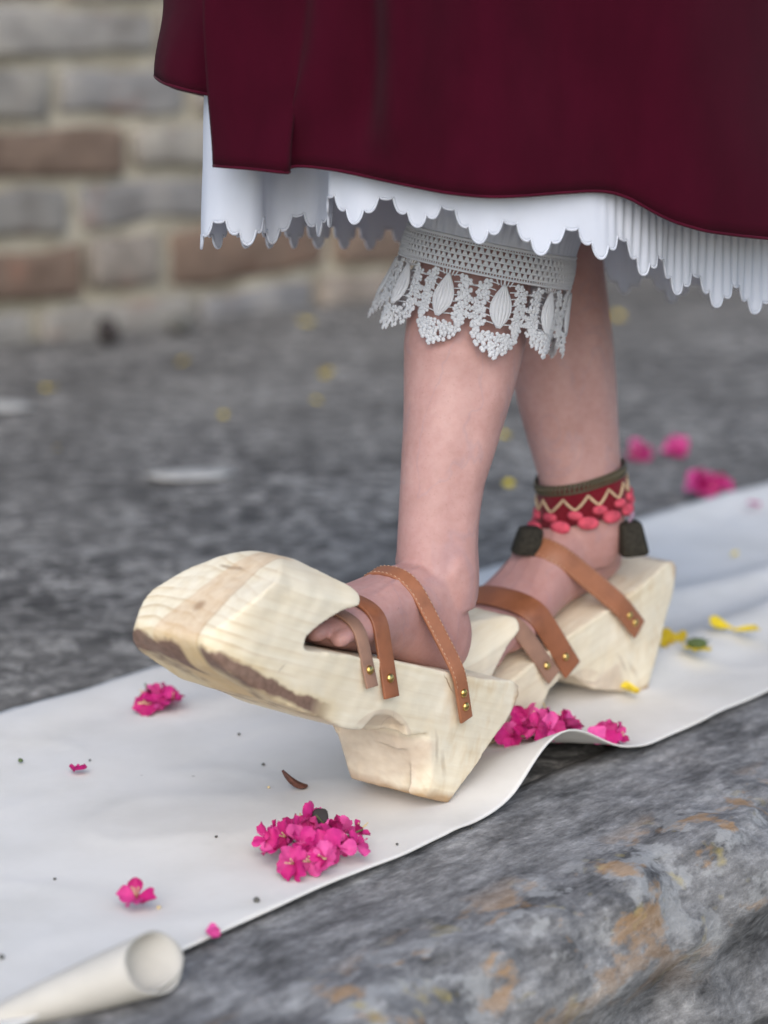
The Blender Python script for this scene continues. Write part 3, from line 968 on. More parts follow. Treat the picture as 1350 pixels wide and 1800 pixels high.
PERSON = thing('person', 'person in burgundy skirt and white petticoat stepping forward in wooden clogs, seen below the waist', 'person', (0.16, 2.12, 0.0))
PINV = Matrix.Translation((-0.16, -2.12, 0))
def to_person(me):
    me.transform(PINV)
    return me
BODY = make_body()
BCO = np_verts(BODY).copy()
BED = np.empty(len(BODY.edges) * 2, dtype=np.int64)
BODY.edges.foreach_get('vertices', BED)
BED = BED.reshape(-1, 2)
BBVH = BVHTree.FromPolygons([tuple(v) for v in BCO], [tuple(p.vertices) for p in BODY.polygons])
body = link('body', to_person(BODY), MAT['skin'], PERSON)
body['label'] = 'bare legs and feet'

# ------------------------------------------------------------------ clog straps
def taut_path(Mx, A, B, T, extra=()):
    """taut strap in clog-local space: upper hull of the foot slice in the plane through A, B, T"""
    inv = np.array(Mx.inverted())
    co = BCO @ inv[:3, :3].T + inv[:3, 3]
    A, B, T = (np.array(q, float) for q in (A, B, T))
    ex = (B - A) / np.linalg.norm(B - A)
    n = np.cross(ex, T - A)
    n /= np.linalg.norm(n)
    ey = np.cross(n, ex)
    if (T - A) @ ey < 0:
        ey = -ey
    near = (co[:, 0] > -0.08) & (co[:, 0] < 0.28) & (co[:, 1] > -0.14) & (co[:, 1] < 0.03) & (co[:, 2] > 0.10) & (co[:, 2] < 0.26)
    d = (co - A) @ n
    e = BED[near[BED[:, 0]] & near[BED[:, 1]]]
    e = e[d[e[:, 0]] * d[e[:, 1]] < 0]
    t = d[e[:, 0]] / (d[e[:, 0]] - d[e[:, 1]])
    P = co[e[:, 0]] + (co[e[:, 1]] - co[e[:, 0]]) * t[:, None]
    pts = [((p - A) @ ex, (p - A) @ ey) for p in list(P) + [np.array(x, float) for x in extra]]
    L = np.linalg.norm(B - A)
    pts = [(x, y) for x, y in pts if 0.0005 < x < L - 0.0005 and y > 0] + [(0, 0), (L, 0)]
    pts.sort()
    hull = []
    for p in pts:
        while len(hull) >= 2 and (hull[-1][0] - hull[-2][0]) * (p[1] - hull[-2][1]) - (hull[-1][1] - hull[-2][1]) * (p[0] - hull[-2][0]) >= 0:
            hull.pop()
        hull.append(p)
    h, _ = resample(np.array(hull), 70, sm=6)
    return np.array([A + ex * x + ey * y for x, y in h]), n

def strap_mesh(path, n, width, thick, lift=0.0009, twist=0.0, taper_end=None):
    m = len(path)
    cen = path.mean(0)
    verts, faces = [], []
    prof = [(-1, -1), (-1, 0.5), (-0.86, 1.0), (0.86, 1.0), (1, 0.5), (1, -1)]
    k = len(prof)
    tops = []
    for i in range(m):
        t = path[min(i + 1, m - 1)] - path[max(i - 1, 0)]
        t /= np.linalg.norm(t)
        o = np.cross(n, t)
        o /= np.linalg.norm(o)
        if o @ (path[i] - cen) < 0:
            o = -o
        wv = np.cross(o, t)
        wv /= np.linalg.norm(wv)
        if twist:
            c, s = math.cos(twist), math.sin(twist)
            f = math.sin(math.pi * i / (m - 1))
            ang = twist * f
            c, s = math.cos(ang), math.sin(ang)
            wv, o = wv * c + o * s, o * c - wv * s
        for a, b in prof:
            verts.append(path[i] + wv * a * width / 2 + o * (lift + thick * (b + 1) / 2))
        tops.append((path[i] + o * (lift + thick), t, wv, o))
    for i in range(m - 1):
        for j in range(k):
            j2 = (j + 1) % k
            faces.append((i * k + j, i * k + j2, (i + 1) * k + j2, (i + 1) * k + j))
    faces.append(tuple(reversed(range(k))))
    faces.append(tuple((m - 1) * k + j for j in range(k)))
    return verts, faces, tops

def dome(mb, c, o, t, r):
    w = np.cross(o, t)
    rings = []
    for q in (1.0, 0.97, 0.8, 0.5, 0.12):
        h = math.sqrt(max(0, 1 - q * q)) * 0.62 * r + 0.0003
        if q == 1.0:
            h = -0.0006
        rings.append(np.array([c + o * h + r * q * (math.cos(2 * math.pi * j / 16) * t + math.sin(2 * math.pi * j / 16) * w) for j in range(16)]))
    mb.rings(rings)

def make_clog(Mx, label, block, wf):
    root = thing('wooden_clog', label, 'clog')
    root.matrix_world = Mx
    b = link('block', block, None, root)
    specs = [  # A, B, T, width, thickness, material, studs from the near end, stitched
        ((0.149, 0.0042, 0.084), (0.149, -CW - 0.004, 0.084), (0.172, -0.056, 0.15), 0.0140, 0.0022, 'fawn', (0.015,), False),
        ((0.121, 0.0042, 0.079), (0.121, -CW - 0.004, 0.079), (0.146, -0.056, 0.16), 0.0185, 0.0026, 'brown', (0.017,), False),
        ((0.012, 0.0042, 0.074), (0.012, -CW + 0.008, 0.080), (0.088, -0.056, 0.19), 0.0155, 0.0028, 'tan', (0.014, 0.0265), True)]
    for A, B, T, w, th, mt, studs, stitched in specs:
        # taut over the wooden edge too
        ext = []
        for yy in (0.0025, -CW - 0.0025):
            f = (0.112 - A[2]) / (T[2] - A[2])
            ext.append((A[0] + (T[0] - A[0]) * f, yy + (0.002 if yy > -0.05 else -0.002), 0.112))
        path, n = taut_path(Mx, A, B, T, ext)
        w *= wf
        v, f, tops = strap_mesh(path, n, w, th)
        s = mesh_obj('strap', v, f, MAT[mt], root)
        bv = s.modifiers.new('bevel', 'BEVEL')
        bv.width = 0.0004
        bv.segments = 2
        cum = np.concatenate([[0], np.cumsum(np.linalg.norm(np.diff(path, axis=0), axis=1))])
        for dist in studs:
            for dd in (dist, cum[-1] - dist):
                i = int(np.argmin(abs(cum - dd)))
                p, t, wv, o = tops[i]
                mb = MB()
                dome(mb, p, o, t, 0.0040)
                mb.build('stud', MAT['brass'], s)
        if stitched:
            mb = MB()
            for sgn in (-1, 1):
                d = 0.034
                while d < cum[-1] - 0.034:
                    i = int(np.argmin(abs(cum - d)))
                    p, t, wv, o = tops[i]
                    c = p + wv * sgn * w * 0.41
                    mb.tube([c - t * 0.0012 - o * 0.0003, c + o * 0.0003, c + t * 0.0012 - o * 0.0003], 0.00028, 5)
                    d += 0.0036
            st = mb.build('stitching', MAT['stitch'], s)
            st['kind'] = 'stuff'
    return root
make_clog(FA, 'front wooden clog landing on its heel with the blunt toe lifted', BLOCK, 1.0)
make_clog(FB, 'rear wooden clog standing flat on the canvas behind the other', BLOCK_REAR, 1.38)

# ------------------------------------------------------------------ skirt and petticoat
WAIST = np.array([0.165, 2.13, 1.02])

def skirt_mesh():
    ctl = [(375, 291, 1.800), (400, 293, 1.790), (440, 296, 1.783), (480, 301, 1.778), (507, 304, 1.777), (512, 303, 1.785), (502, 296, 1.800), (512, 291, 1.806), (545, 292, 1.800), (600, 300, 1.787),
           (650, 311, 1.778), (700, 322, 1.772), (780, 338, 1.768), (830, 344, 1.767), (870, 346, 1.768), (920, 344, 1.772), (980, 339, 1.780), (1040, 335, 1.795), (1075, 337, 1.805), (1110, 349, 1.808), (1150, 373, 1.806), (1185, 390, 1.808),
           (1240, 406, 1.820), (1300, 414, 1.838), (1360, 420, 1.86), (1430, 424, 1.92), (1490, 420, 2.02), (1500, 410, 2.16), (1440, 395, 2.32), (1300, 375, 2.42), (1100, 340, 2.46), (900, 300, 2.46), (700, 260, 2.42), (520, 210, 2.30),
           (390, 175, 2.14), (310, 155, 2.02), (280, 141, 1.95), (272, 132, 1.915), (274, 136, 1.880), (290, 147, 1.855), (330, 158, 1.840), (372, 167, 1.836), (420, 176, 1.834), (450, 180, 1.834)]
    ctl = [(u, v, d if d > 2.05 else 2.05 + (d - 2.05) * 0.76) for u, v, d in ctl]
    hem = np.array([[*dep(u, v, d), 0] for u, v, d in ctl])
    hem, L = resample(hem, 640, sm=5)
    hem = hem[:, :3]
    soft, _ = resample(hem, 640, sm=900)
    rows = 46
    vs = []
    cen = WAIST[:2]
    for i in range(rows):
        q = i / (rows - 1)
        for j, p0 in enumerate(hem):
            k = 0.95 * smoothstep(0.0, 0.22, q)
            p = np.array([p0[0] * (1 - k) + soft[j][0] * k, p0[1] * (1 - k) + soft[j][1] * k, p0[2]])
            z = p[2] + (WAIST[2] - p[2]) * q
            zz = (z - p[2]) / (WAIST[2] - p[2])
            f = 0.03 * smoothstep(0, 0.5, zz) + 0.97 * max(0.0, (z - 0.70) / 0.32) ** 1.5
            wa = math.atan2(p[1] - cen[1], p[0] - cen[0])
            wp = cen + np.array([0.150 * math.cos(wa), 0.118 * math.sin(wa)])
            xy = p[:2] * (1 - f) + wp * f
            # soft folds that fall from the hips
            ang = j / len(hem)
            rip = 0.0035 * math.sin(ang * 90 + 1.5 * math.sin(ang * 23)) * smoothstep(0.03, 0.35, zz) * (1 - f)
            rip += 0.004 * mnoise.noise(Vector((ang * 16, z * 3, 1))) * smoothstep(0.0, 0.2, zz)
            fl = math.exp(-((ang - 0.07) / 0.05) ** 2)
            rip += 0.014 * fl * math.sin(ang * 150 + 0.8) * smoothstep(0.0, 0.12, zz) * (1 - 0.6 * f) + 0.013 * math.sin(ang * 61 + 2 + 0.8 * zz) * smoothstep(0.0, 0.3, zz) * (1 - f)
            out = np.array([math.cos(wa), math.sin(wa)])
            vs.append((xy[0] + out[0] * rip, xy[1] + out[1] * rip, z))
    n = len(hem)
    fs = [(i * n + j, i * n + j + 1, (i + 1) * n + j + 1, (i + 1) * n + j) for i in range(rows - 1) for j in range(n - 1)]
    me = bpy.data.meshes.new('skirt')
    me.from_pydata(vs, [], fs)
    me = eval_mesh(me, [('SOLIDIFY', dict(thickness=0.0022, offset=0.0))])
    me.polygons.foreach_set('use_smooth', [True] * len(me.polygons))
    me.name = 'skirt'
    return me, hem
sk_me, SK_HEM = skirt_mesh()
skirt = link('skirt', to_person(sk_me), MAT['skirt'], PERSON)
mb = MB()
mb.tube(SK_HEM[::2] - np.array([0.16, 2.12, 0]), 0.0017, 6)
mb.build('hem_piping', MAT['piping'], skirt)

def scallop(x):
    x = x % 1.0
    g = 0.0
    for cx, hw, b, h in ((0.5, 0.135, 0.0150, 0.0115), (0.27, 0.125, 0.0070, 0.0095), (0.73, 0.125, 0.0070, 0.0095), (0.0, 0.16, 0.0, 0.0055), (1.0, 0.16, 0.0, 0.0055)):
        t = (x - cx) / hw
        if abs(t) < 1:
            g = max(g, b + h * math.sqrt(1 - t * t))
    return g

def petticoat_mesh():
    # line of the scallop tips, photo pixels and depth
    ctl = [(575, 392, 1.835), (610, 393, 1.822), (643, 395, 1.815), (690, 397, 1.810), (738, 400, 1.806), (821, 424, 1.802), (880, 437, 1.803), (931, 448, 1.806), (985, 450, 1.812), (1040, 452, 1.822), (1080, 462, 1.838), (1116, 477, 1.860),
           (1157, 498, 1.89), (1191, 520, 1.925), (1244, 537, 1.955), (1286, 547, 1.985), (1327, 552, 2.01), (1380, 556, 2.04), (1425, 556, 2.10), (1420, 552, 2.20), (1350, 548, 2.29), (1200, 535, 2.36), (1070, 510, 2.39), (900, 470, 2.39), (760, 445, 2.34), (650, 438, 2.27),
           (540, 436, 2.16), (440, 436, 2.04), (380, 437, 1.97), (356, 438, 1.930), (352, 438, 1.905), (360, 437, 1.888), (385, 436, 1.878), (413, 434, 1.876), (440, 431, 1.880), (458, 430, 1.892), (463, 430, 1.92), (480, 428, 1.945), (520, 424, 1.955), (556, 418, 1.945), (580, 408, 1.91), (580, 398, 1.865)]
    ctl = [(u, v, d if d > 2.05 else 2.05 + (d - 2.05) * 0.76) for u, v, d in ctl]
    tip = np.array([[*dep(u, v, d), u] for u, v, d in ctl])
    per = 0.0525
    tmp, L = resample(tip, 1000, closed=True)
    nm = round(L / per)
    N = nm * 26
    tip, L = resample(tip, N, closed=True, sm=10)
    rows_t = [0, 0.010, 0.022, 0.045, 0.08, 0.14, 0.22, 0.32, 0.45, 0.6, 0.8, 1.0]
    vs, edge = [], []
    cen = WAIST[:2]
    for j in range(N):
        t = (tip[(j + 1) % N] - tip[j - 1])[:2]
        t /= np.linalg.norm(t) + 1e-9
        nrm = np.array([-t[1], t[0]])
        tip[j, 3] = tip[j, 3]
        p = tip[j]
        u = 675 + FPX * p[0] / ((p[:3] - cC) @ cFw)
        pl = smoothstep(1030, 1110, u) * (1 if p[1] < 2.15 else 0.6)
        pleat = 0.0015 * pl * (1 + mnoise.noise(Vector((j / N * 120, 0, 5)))) * math.sin(2 * math.pi * j / N * L / 0.0105)
        g = scallop(j / N * nm)
        drop = 0.027
        for q in rows_t:
            zb = p[2] + (drop - g)
            zt = 0.80
            z = zb + (zt - zb) * q
            up = smoothstep(0, 0.5, q)
            hgt = z - p[2]
            f = 0.19 * hgt + 0.81 * max(0.0, (z - 0.66) / 0.32) ** 1.4
            wa = math.atan2(p[1] - cen[1], p[0] - cen[0])
            wp = cen + np.array([0.13 * math.cos(wa), 0.10 * math.sin(wa)])
            wob = 0.0022 * mnoise.noise(Vector((j / N * 60, z * 14, 3)))
            curl = 0.0018 * math.sin(j / N * nm * 2 * math.pi + 2 * mnoise.noise(Vector((j / N * 40, 0, 0)))) * max(0, 1 - hgt / 0.05)
            xy = p[:2] * (1 - f) + wp * f + nrm * (pleat * (0.25 + 0.75 * min(1, hgt / 0.05)) + wob + curl)
            vs.append((xy[0], xy[1], z))
        edge.append(vs[-len(rows_t)])
    n = len(rows_t)
    fs = [(j * n + i, ((j + 1) % N) * n + i, ((j + 1) % N) * n + i + 1, j * n + i + 1) for j in range(N) for i in range(n - 1)]
    me = bpy.data.meshes.new('petticoat')
    me.from_pydata(vs, [], fs)
    me = eval_mesh(me, [('SOLIDIFY', dict(thickness=0.0007, offset=0.0))])
    me.polygons.foreach_set('use_smooth', [True] * len(me.polygons))
    me.name = 'petticoat'
    return me, edge
pt_me, PT_EDGE = petticoat_mesh()
pett = link('petticoat', to_person(pt_me), MAT['white'], PERSON)
mb = MB()
mb.tube([np.array(p) - np.array([0.16, 2.12, 0]) for p in PT_EDGE], 0.00125, 5, closed=True)
mb.build('scalloped_edging', MAT['white'], pett)

# ------------------------------------------------------------------ crocheted bloomer cuff on the front leg
def make_cuff():
    c0 = dep(866, 416, 2.046)                   # centre of the band's upper rim
    leg_dir = dep(812, 800, 2.032) - dep(830, 500, 2.05)
    ax = leg_dir / np.linalg.norm(leg_dir)
    ax = np.array([-0.20, -0.05, -1.0])
    ax /= np.linalg.norm(ax)
    ex = np.array([1.0, 0, 0]) - ax * ax[0]
    ex += np.array([0, 0, -0.05])
    ex -= ax * (ex @ ax)
    ex /= np.linalg.norm(ex)
    ey = np.cross(ax, ex)                      # roughly away from or towards the camera
    if ey[1] > 0:
        ey = -ey
    base = np.array([0.16, 2.12, 0.0])
    def P(u, v, o=0.0):
        """u in turns (0 faces the camera), v metres down from the band's upper rim"""
        th = 2 * math.pi * u
        flare = 0.017 * smoothstep(0.025, 0.10, v) * (0.4 - 0.25 * math.sin(th))
        sag = 0.0025 * math.sin(th * 3 + 1) * smoothstep(0.0, 0.08, v)
        wavy = 0.004 * math.sin(2 * math.pi * u * 10) * smoothstep(0.04, 0.09, v)
        tight = -0.002 * (1 - smoothstep(0.0, 0.02, v))
        r = 0.0785 + flare + sag + wavy + tight + o
        tilt = 0.0
        return c0 + ax * (v + tilt) + (ex * math.sin(th) + ey * math.cos(th)) * r - base
    def N(u):
        th = 2 * math.pi * u
        return ex * math.sin(th) + ey * math.cos(th), ex * math.cos(th) - ey * math.sin(th)
    # gathered cotton above the band
    vs, fs = [], []
    NU, V = 240, [-0.15, -0.11, -0.07, -0.045, -0.030, -0.020, -0.012, -0.006, 0.0, 0.006]
    for i, v in enumerate(V):
        for j in range(NU):
            u = j / NU
            g = smoothstep(0.004, -0.03, v)
            o = 0.016 * smoothstep(-0.003, -0.06, v) + 0.0022 * math.sin(2 * math.pi * (u * 58 + 0.6 * mnoise.noise(Vector((u * 20, v * 20, 0))))) * (0.3 + 0.7 * g) * smoothstep(0.008, -0.004, v)
            vs.append(P(u, v, o))
    for i in range(len(V) - 1):
        for j in range(NU):
            j2 = (j + 1) % NU
            fs.append((i * NU + j, i * NU + j2, (i + 1) * NU + j2, (i + 1) * NU + j))
    me = bpy.data.meshes.new('bloomer')
    me.from_pydata([tuple(v) for v in vs], [], fs)
    me = eval_mesh(me, [('SOLIDIFY', dict(thickness=0.0009, offset=0.0))])
    me.polygons.foreach_set('use_smooth', [True] * len(me.polygons))
    me.name = 'bloomer'
    bl = link('bloomer', me, MAT['white'], PERSON)
    # crocheted net and bobbles
    mb = MB()
    R = 2 * math.pi * 0.0785
    def hcord(v, r, n=200, wob=0.0):
        mb.tube([P(j / n, v + wob * math.sin(j * 2.1), 0.0005) for j in range(n)], r, 5, closed=True)
    for v, r in ((0.004, 0.0015), (0.0075, 0.0009), (0.0125, 0.0011), (0.0175, 0.0011), (0.0225, 0.0011), (0.0275, 0.0010), (0.031, 0.0012)):
        hcord(v, r)
    per = 88
    for k, (va, vb) in enumerate(((0.0075, 0.0125), (0.0125, 0.0175), (0.0175, 0.0225), (0.0225, 0.0275))):
        for j in range(per):
            u0 = (j + 0.5 * (k % 2)) / per
            # solid shell stitch with triangular gaps either side
            for q in (-0.28, 0.0, 0.28):
                mb.tube([P(u0 + 0.02 * q / per, va, 0.0004), P(u0 + q / per, vb, 0.0004)], 0.0011, 4)
    for j in range(190):
        mb.tube([P(j / 190, 0.004, 0.0004), P(j / 190, 0.0075, 0.0004)], 0.0007, 4)
        mb.tube([P(j / 190, 0.0275, 0.0004), P(j / 190, 0.031, 0.0004)], 0.0007, 4)
    def bobble(u, v, s=1.0, n=5):
        o, t = N(u)
        d = np.cross(o, t)
        for k in range(n):
            a = 2 * math.pi * k / n + random.random()
            rr = 0.0026 * s
            uu = u + math.cos(a) * rr / R
            vv = v + math.sin(a) * rr
            c = P(uu, vv, 0.0006 + random.uniform(-0.0004, 0.0006))
            mb.ball(c, (0.0019 * s, 0.0019 * s, 0.0008), 7, 4, [t, d, o])
        mb.ball(P(u, v, 0.0012), (0.0014 * s, 0.0014 * s, 0.0011), 6, 4, [t, d, o])
    NM = 10
    leaves = []
    for m in range(NM):
        uc = (m + 0.28) / NM
        du = 1.0 / NM
        jit = random.uniform(-0.004, 0.004)
        # columns either side of each leaf
        for sgn in (-1, 1):
            for i in range(6):
                q = i / 5
                off = (0.0138 + 0.0012 * math.sin(math.pi * q)) / R
                bobble(uc + sgn * off, 0.0365 + 0.0335 * q, 0.95 + 0.15 * random.random())
                bobble(uc + sgn * (off + 0.0050 / R), 0.0395 + 0.0335 * q, 0.85 + 0.15 * random.random())
                if i < 5:
                    mb.tube([P(uc + sgn * off, 0.0365 + 0.0335 * q), P(uc + sgn * off, 0.0365 + 0.0335 * (i + 1) / 5)], 0.0008, 4)
            # bars joining neighbouring columns, leaving open windows between
            for v in (0.0405, 0.054, 0.061, 0.0675):
                ua, ub = uc + sgn * 0.0165 / R, uc + sgn * du / 2
                mb.tube([P(ua, v), P(ub, v + 0.0005)], 0.0009, 4)
                if v > 0.045:
                    bobble(ub - sgn * 0.0012 / R, v, 0.7, 4)
            # fine bars holding the leaf
            for i in range(7):
                q = i / 6
                v = 0.036 + 0.034 * q
                wl = 0.0078 * math.sin(math.pi * min(1, 0.12 + 0.8 * q)) ** 0.7
                mb.tube([P(uc + sgn * wl / R, v), P(uc + sgn * 0.0145 / R, v - 0.0015)], 0.0006, 4)
        mb.tube([P(uc, 0.031), P(uc, 0.036)], 0.0010, 5)
        for k in range(-2, 3):
            mb.tube([P(uc + k * 0.004 / R, 0.031), P(uc + k * 0.0025 / R, 0.037)], 0.0006, 4)
        # scalloped foot below the leaf
        for i in range(9):
            a = math.pi * (i / 8)
            uu = uc + 0.0175 * math.cos(a) / R
            vv = 0.0715 + 0.0185 * math.sin(a) + jit
            bobble(uu, vv, 1.2)
            if 0 < i < 8:
                mb.tube([P(uu, vv), P(uc + 0.006 * math.cos(a) / R, 0.0745 + 0.004 * math.sin(a) + jit)], 0.0007, 4)
        for i in range(5):
            a = math.pi * (0.15 + 0.7 * i / 4)
            bobble(uc + 0.0105 * math.cos(a) / R, 0.0735 + 0.0095 * math.sin(a) + jit, 0.95)
        for i in range(3):
            bobble(uc + (i - 1) * 0.006 / R, 0.0775 + jit, 0.95)
        bobble(uc, 0.0938 + jit, 1.0)
        leaves.append(uc)
    cuff = mb.build('lace_cuff', MAT['lace'], PERSON)
    # padded leaf motifs, ribbed lengthwise
    for uc in leaves:
        vs, fs = [], []
        nu, nv = 25, 13
        for i in range(nv):
            q = i / (nv - 1)
            v = 0.0355 + 0.0375 * q
            wl = 0.0098 * math.sin(math.pi * (0.02 + 0.95 * q)) ** 0.85 * (0.80 + 0.30 * q)
            for j in range(nu):
                s = -1 + 2 * j / (nu - 1)
                o = 0.0018 * (1 - s * s) * math.sin(math.pi * (0.05 + 0.9 * q)) ** 0.5 + 0.00075 * math.cos(j * math.pi * 0.5) + 0.0004
                vs.append(P(uc + s * wl / R, v, o))
        for i in range(nv - 1):
            for j in range(nu - 1):
                fs.append((i * nu + j, i * nu + j + 1, (i + 1) * nu + j + 1, (i + 1) * nu + j))
        me = bpy.data.meshes.new('leaf_motif')
        me.from_pydata([tuple(v) for v in vs], [], fs)
        me = eval_mesh(me, [('SOLIDIFY', dict(thickness=0.0009, offset=-1.0))])
        me.polygons.foreach_set('use_smooth', [True] * len(me.polygons))
        me.name = 'leaf_motif'
        link('leaf_motif', me, MAT['lace'], cuff)
make_cuff()

# ------------------------------------------------------------------ anklet on the rear leg
def make_anklet():
    ctr = dep(1026, 879, 2.252)
    root = thing('anklet', 'beaded anklet of dark red, cream zigzag and coral beads on the rear ankle', 'anklet', ctr)
    def P(th, v, o):
        """angle, metres above (+) or below the centre line, offset from the skin"""
        d = Vector((math.sin(th), -math.cos(th), 0))
        tilt = 0.010 * math.sin(th)
        z = ctr[2] + v + tilt
        start = Vector((ctr[0] + d.x * 0.2 , ctr[1] + d.y * 0.2, z))
        hit = BBVH.ray_cast(start, -d, 0.2)
        r = (Vector((hit[0].x - ctr[0], hit[0].y - ctr[1], 0)).length if hit[0] is not None else 0.045)
        r = max(0.036, min(0.056, r))
        return np.array([d.x * (r + o), d.y * (r + o), z - ctr[2]])
    NT = 72
    rr = [[P(2 * math.pi * j / NT, v, o) for j in range(NT)] for v, o in ((0.024, 0.001), (0.024, 0.0035), (0.010, 0.004), (-0.004, 0.004), (-0.012, 0.0038), (-0.012, 0.001))]
    mb = MB()
    mb.rings([np.array(r) for r in rr], cap=False)
    mb.build('band', MAT['red'], root)
    mb = MB()
    for j in range(66):
        th = 2 * math.pi * j / 66
        mb.ball(P(th, 0.0235, 0.0042), (0.0019, 0.0019, 0.0036), 8, 5)
    for v in (0.0275, 0.0195):
        mb.tube([P(2 * math.pi * j / NT, v, 0.004) for j in range(NT)], 0.0013, 5, closed=True)
    mb.build('beaded_chain', MAT['bronze'], root)
    mb = MB()
    nz = 13
    pts = []
    for j in range(nz * 2 * 4):
        q = j / 4.0
        tri = abs((q % 2) - 1)
        pts.append(P(2 * math.pi * q / (nz * 2), 0.003 + 0.0115 * tri ** 1.3, 0.0052))
    mb.tube(pts, 0.0014, 5, closed=True)
    mb.build('zigzag_cord', MAT['cream'], root)
    for j in range(nz):
        th = 2 * math.pi * (j + 0.5) / nz
        for v, th2, s in ((-0.002, th, 0.85), (-0.0115, th + math.pi / nz, 1.15)):
            mb = MB()
            d = np.array([math.sin(th2), -math.cos(th2), 0])
            t = np.array([math.cos(th2), math.sin(th2), 0])
            mb.ball(P(th2, v, 0.0058), (0.0095 * s, 0.0058 * s, 0.0040), 12, 7, [t, np.array([0, 0, 1.0]), d])
            mb.build('coral_bead', MAT['coral'], root)
    # hanging dark tassels
    for th, pos, ht in ((-1.2, dep(934, 926, 2.20), 0.026), (1.12, dep(1106, 917, 2.225), 0.032)):
        top = P(th, -0.012, 0.006)
        d = np.array([math.sin(th), -math.cos(th), 0])
        t = np.array([math.cos(th), math.sin(th), 0])
        cen = pos - ctr
        mb = MB()
        rs = []
        for q, w in ((0, 0.0080), (0.06, 0.0108), (0.2, 0.0118), (0.6, 0.0130), (0.94, 0.0138), (1.0, 0.0128)):
            c = cen - np.array([0, 0, ht * q]) + d * 0.006 * q
            rs.append(ellipse_ring(c, np.array([1.0, 0.2, 0.1 * np.sign(th)]), np.array([-0.2, 1.0, 0]), w, w * 0.85, 20, 3.5))
        mb.rings(rs)
        ts = mb.build('tassel', MAT['bell'], root)
        mb = MB()
        for k in range(3):
            off = t * (k - 1) * 0.004
            mb.tube([top + off, (top + cen) / 2 + off * 0.8 + d * 0.003, cen + off * 0.5 - np.array([0, 0, 0.002])], 0.0013, 5)
        mb.build('thread', MAT['lilac'], ts)
    return root
make_anklet()

# ------------------------------------------------------------------ fallen flowers, petals and litter
def petal_mesh(name, L, Wd, cup, ruffle, seed):
    r = random.Random(seed)
    nu, nv = 7, 6
    vs, fs = [], []
    widths = [0.16, 0.42, 0.78, 1.0, 0.94, 0.60]
    twist = r.uniform(-0.35, 0.35)
    for i in range(nv):
        q = i / (nv - 1)
        for j in range(nu):
            s = -1 + 2 * j / (nu - 1)
            w = Wd * widths[i]
            x = L * q - 0.10 * L * s * s * q ** 2 + (0.10 * L * r.uniform(-1, 0.3) if i == nv - 1 else 0)
            z = cup * L * q * q + cup * Wd * s * s * 0.6 + ruffle * L * q * math.sin(s * 3.2 + seed * 1.7) * 0.35 + twist * s * w * q * 0.6 - 0.10 * L * q ** 3
            vs.append((x, w * s * 0.5, z))
    for i in range(nv - 1):
        for j in range(nu - 1):
            k = i * nu + j
            fs.append((k, k + nu, k + nu + 1, k + 1))
    me = bpy.data.meshes.new(name)
    me.from_pydata(vs, [], fs)
    me.polygons.foreach_set('use_smooth', [True] * len(me.polygons))
    return me
PETALS = [petal_mesh('petal', 0.0185, 0.0165, 0.06, 0.34, i) for i in range(6)] + [petal_mesh('petal', 0.0165, 0.0130, 0.2, 0.26, 9 + i) for i in range(3)]
for p in PETALS:
    p.materials.append(MAT['pink'])
YPET = [petal_mesh('petal', 0.020, 0.012, 0.2, 0.15, 30 + i) for i in range(3)]
for p in YPET:
    p.materials.append(MAT['yellow'])

def floor_z(p):
    a, c = ac(p)
    return cloth_height(a, c) + 0.0017 if (0 < c < 0.51) else 0.0

def petal_at(parent, pool, loc, direction, normal, scale, rnd):
    o = bpy.data.objects.new('petal', rnd.choice(pool))
    COL.objects.link(o)
    o.parent = parent
    x = Vector(direction).normalized()
    z = Vector(normal)
    z = (z - x * z.dot(x)).normalized()
    y = z.cross(x)
    o.matrix_local = Matrix.Translation(Vector(loc)) @ Matrix(((x.x, y.x, z.x, 0), (x.y, y.y, z.y, 0), (x.z, y.z, z.z, 0), (0, 0, 0, 1))) @ Matrix.Diagonal((scale, scale, scale, 1))
    return o

def floret(parent, c, axis, scale, rnd, pool, np_=5, openness=0.9):
    ax = Vector(axis).normalized()
    t = ax.orthogonal().normalized()
    b = ax.cross(t)
    a0 = rnd.random() * 6.28
    for k in range(np_):
        a = a0 + k * 2 * math.pi / np_ + rnd.uniform(-0.25, 0.25)
        rdir = t * math.cos(a) + b * math.sin(a)
        op = openness + rnd.uniform(-0.35, 0.25)
        d = rdir * math.sin(op) + ax * math.cos(op)
        n = ax * math.sin(op) - rdir * math.cos(op)
        petal_at(parent, pool, Vector(c), d, n, scale * rnd.uniform(0.8, 1.15), rnd)

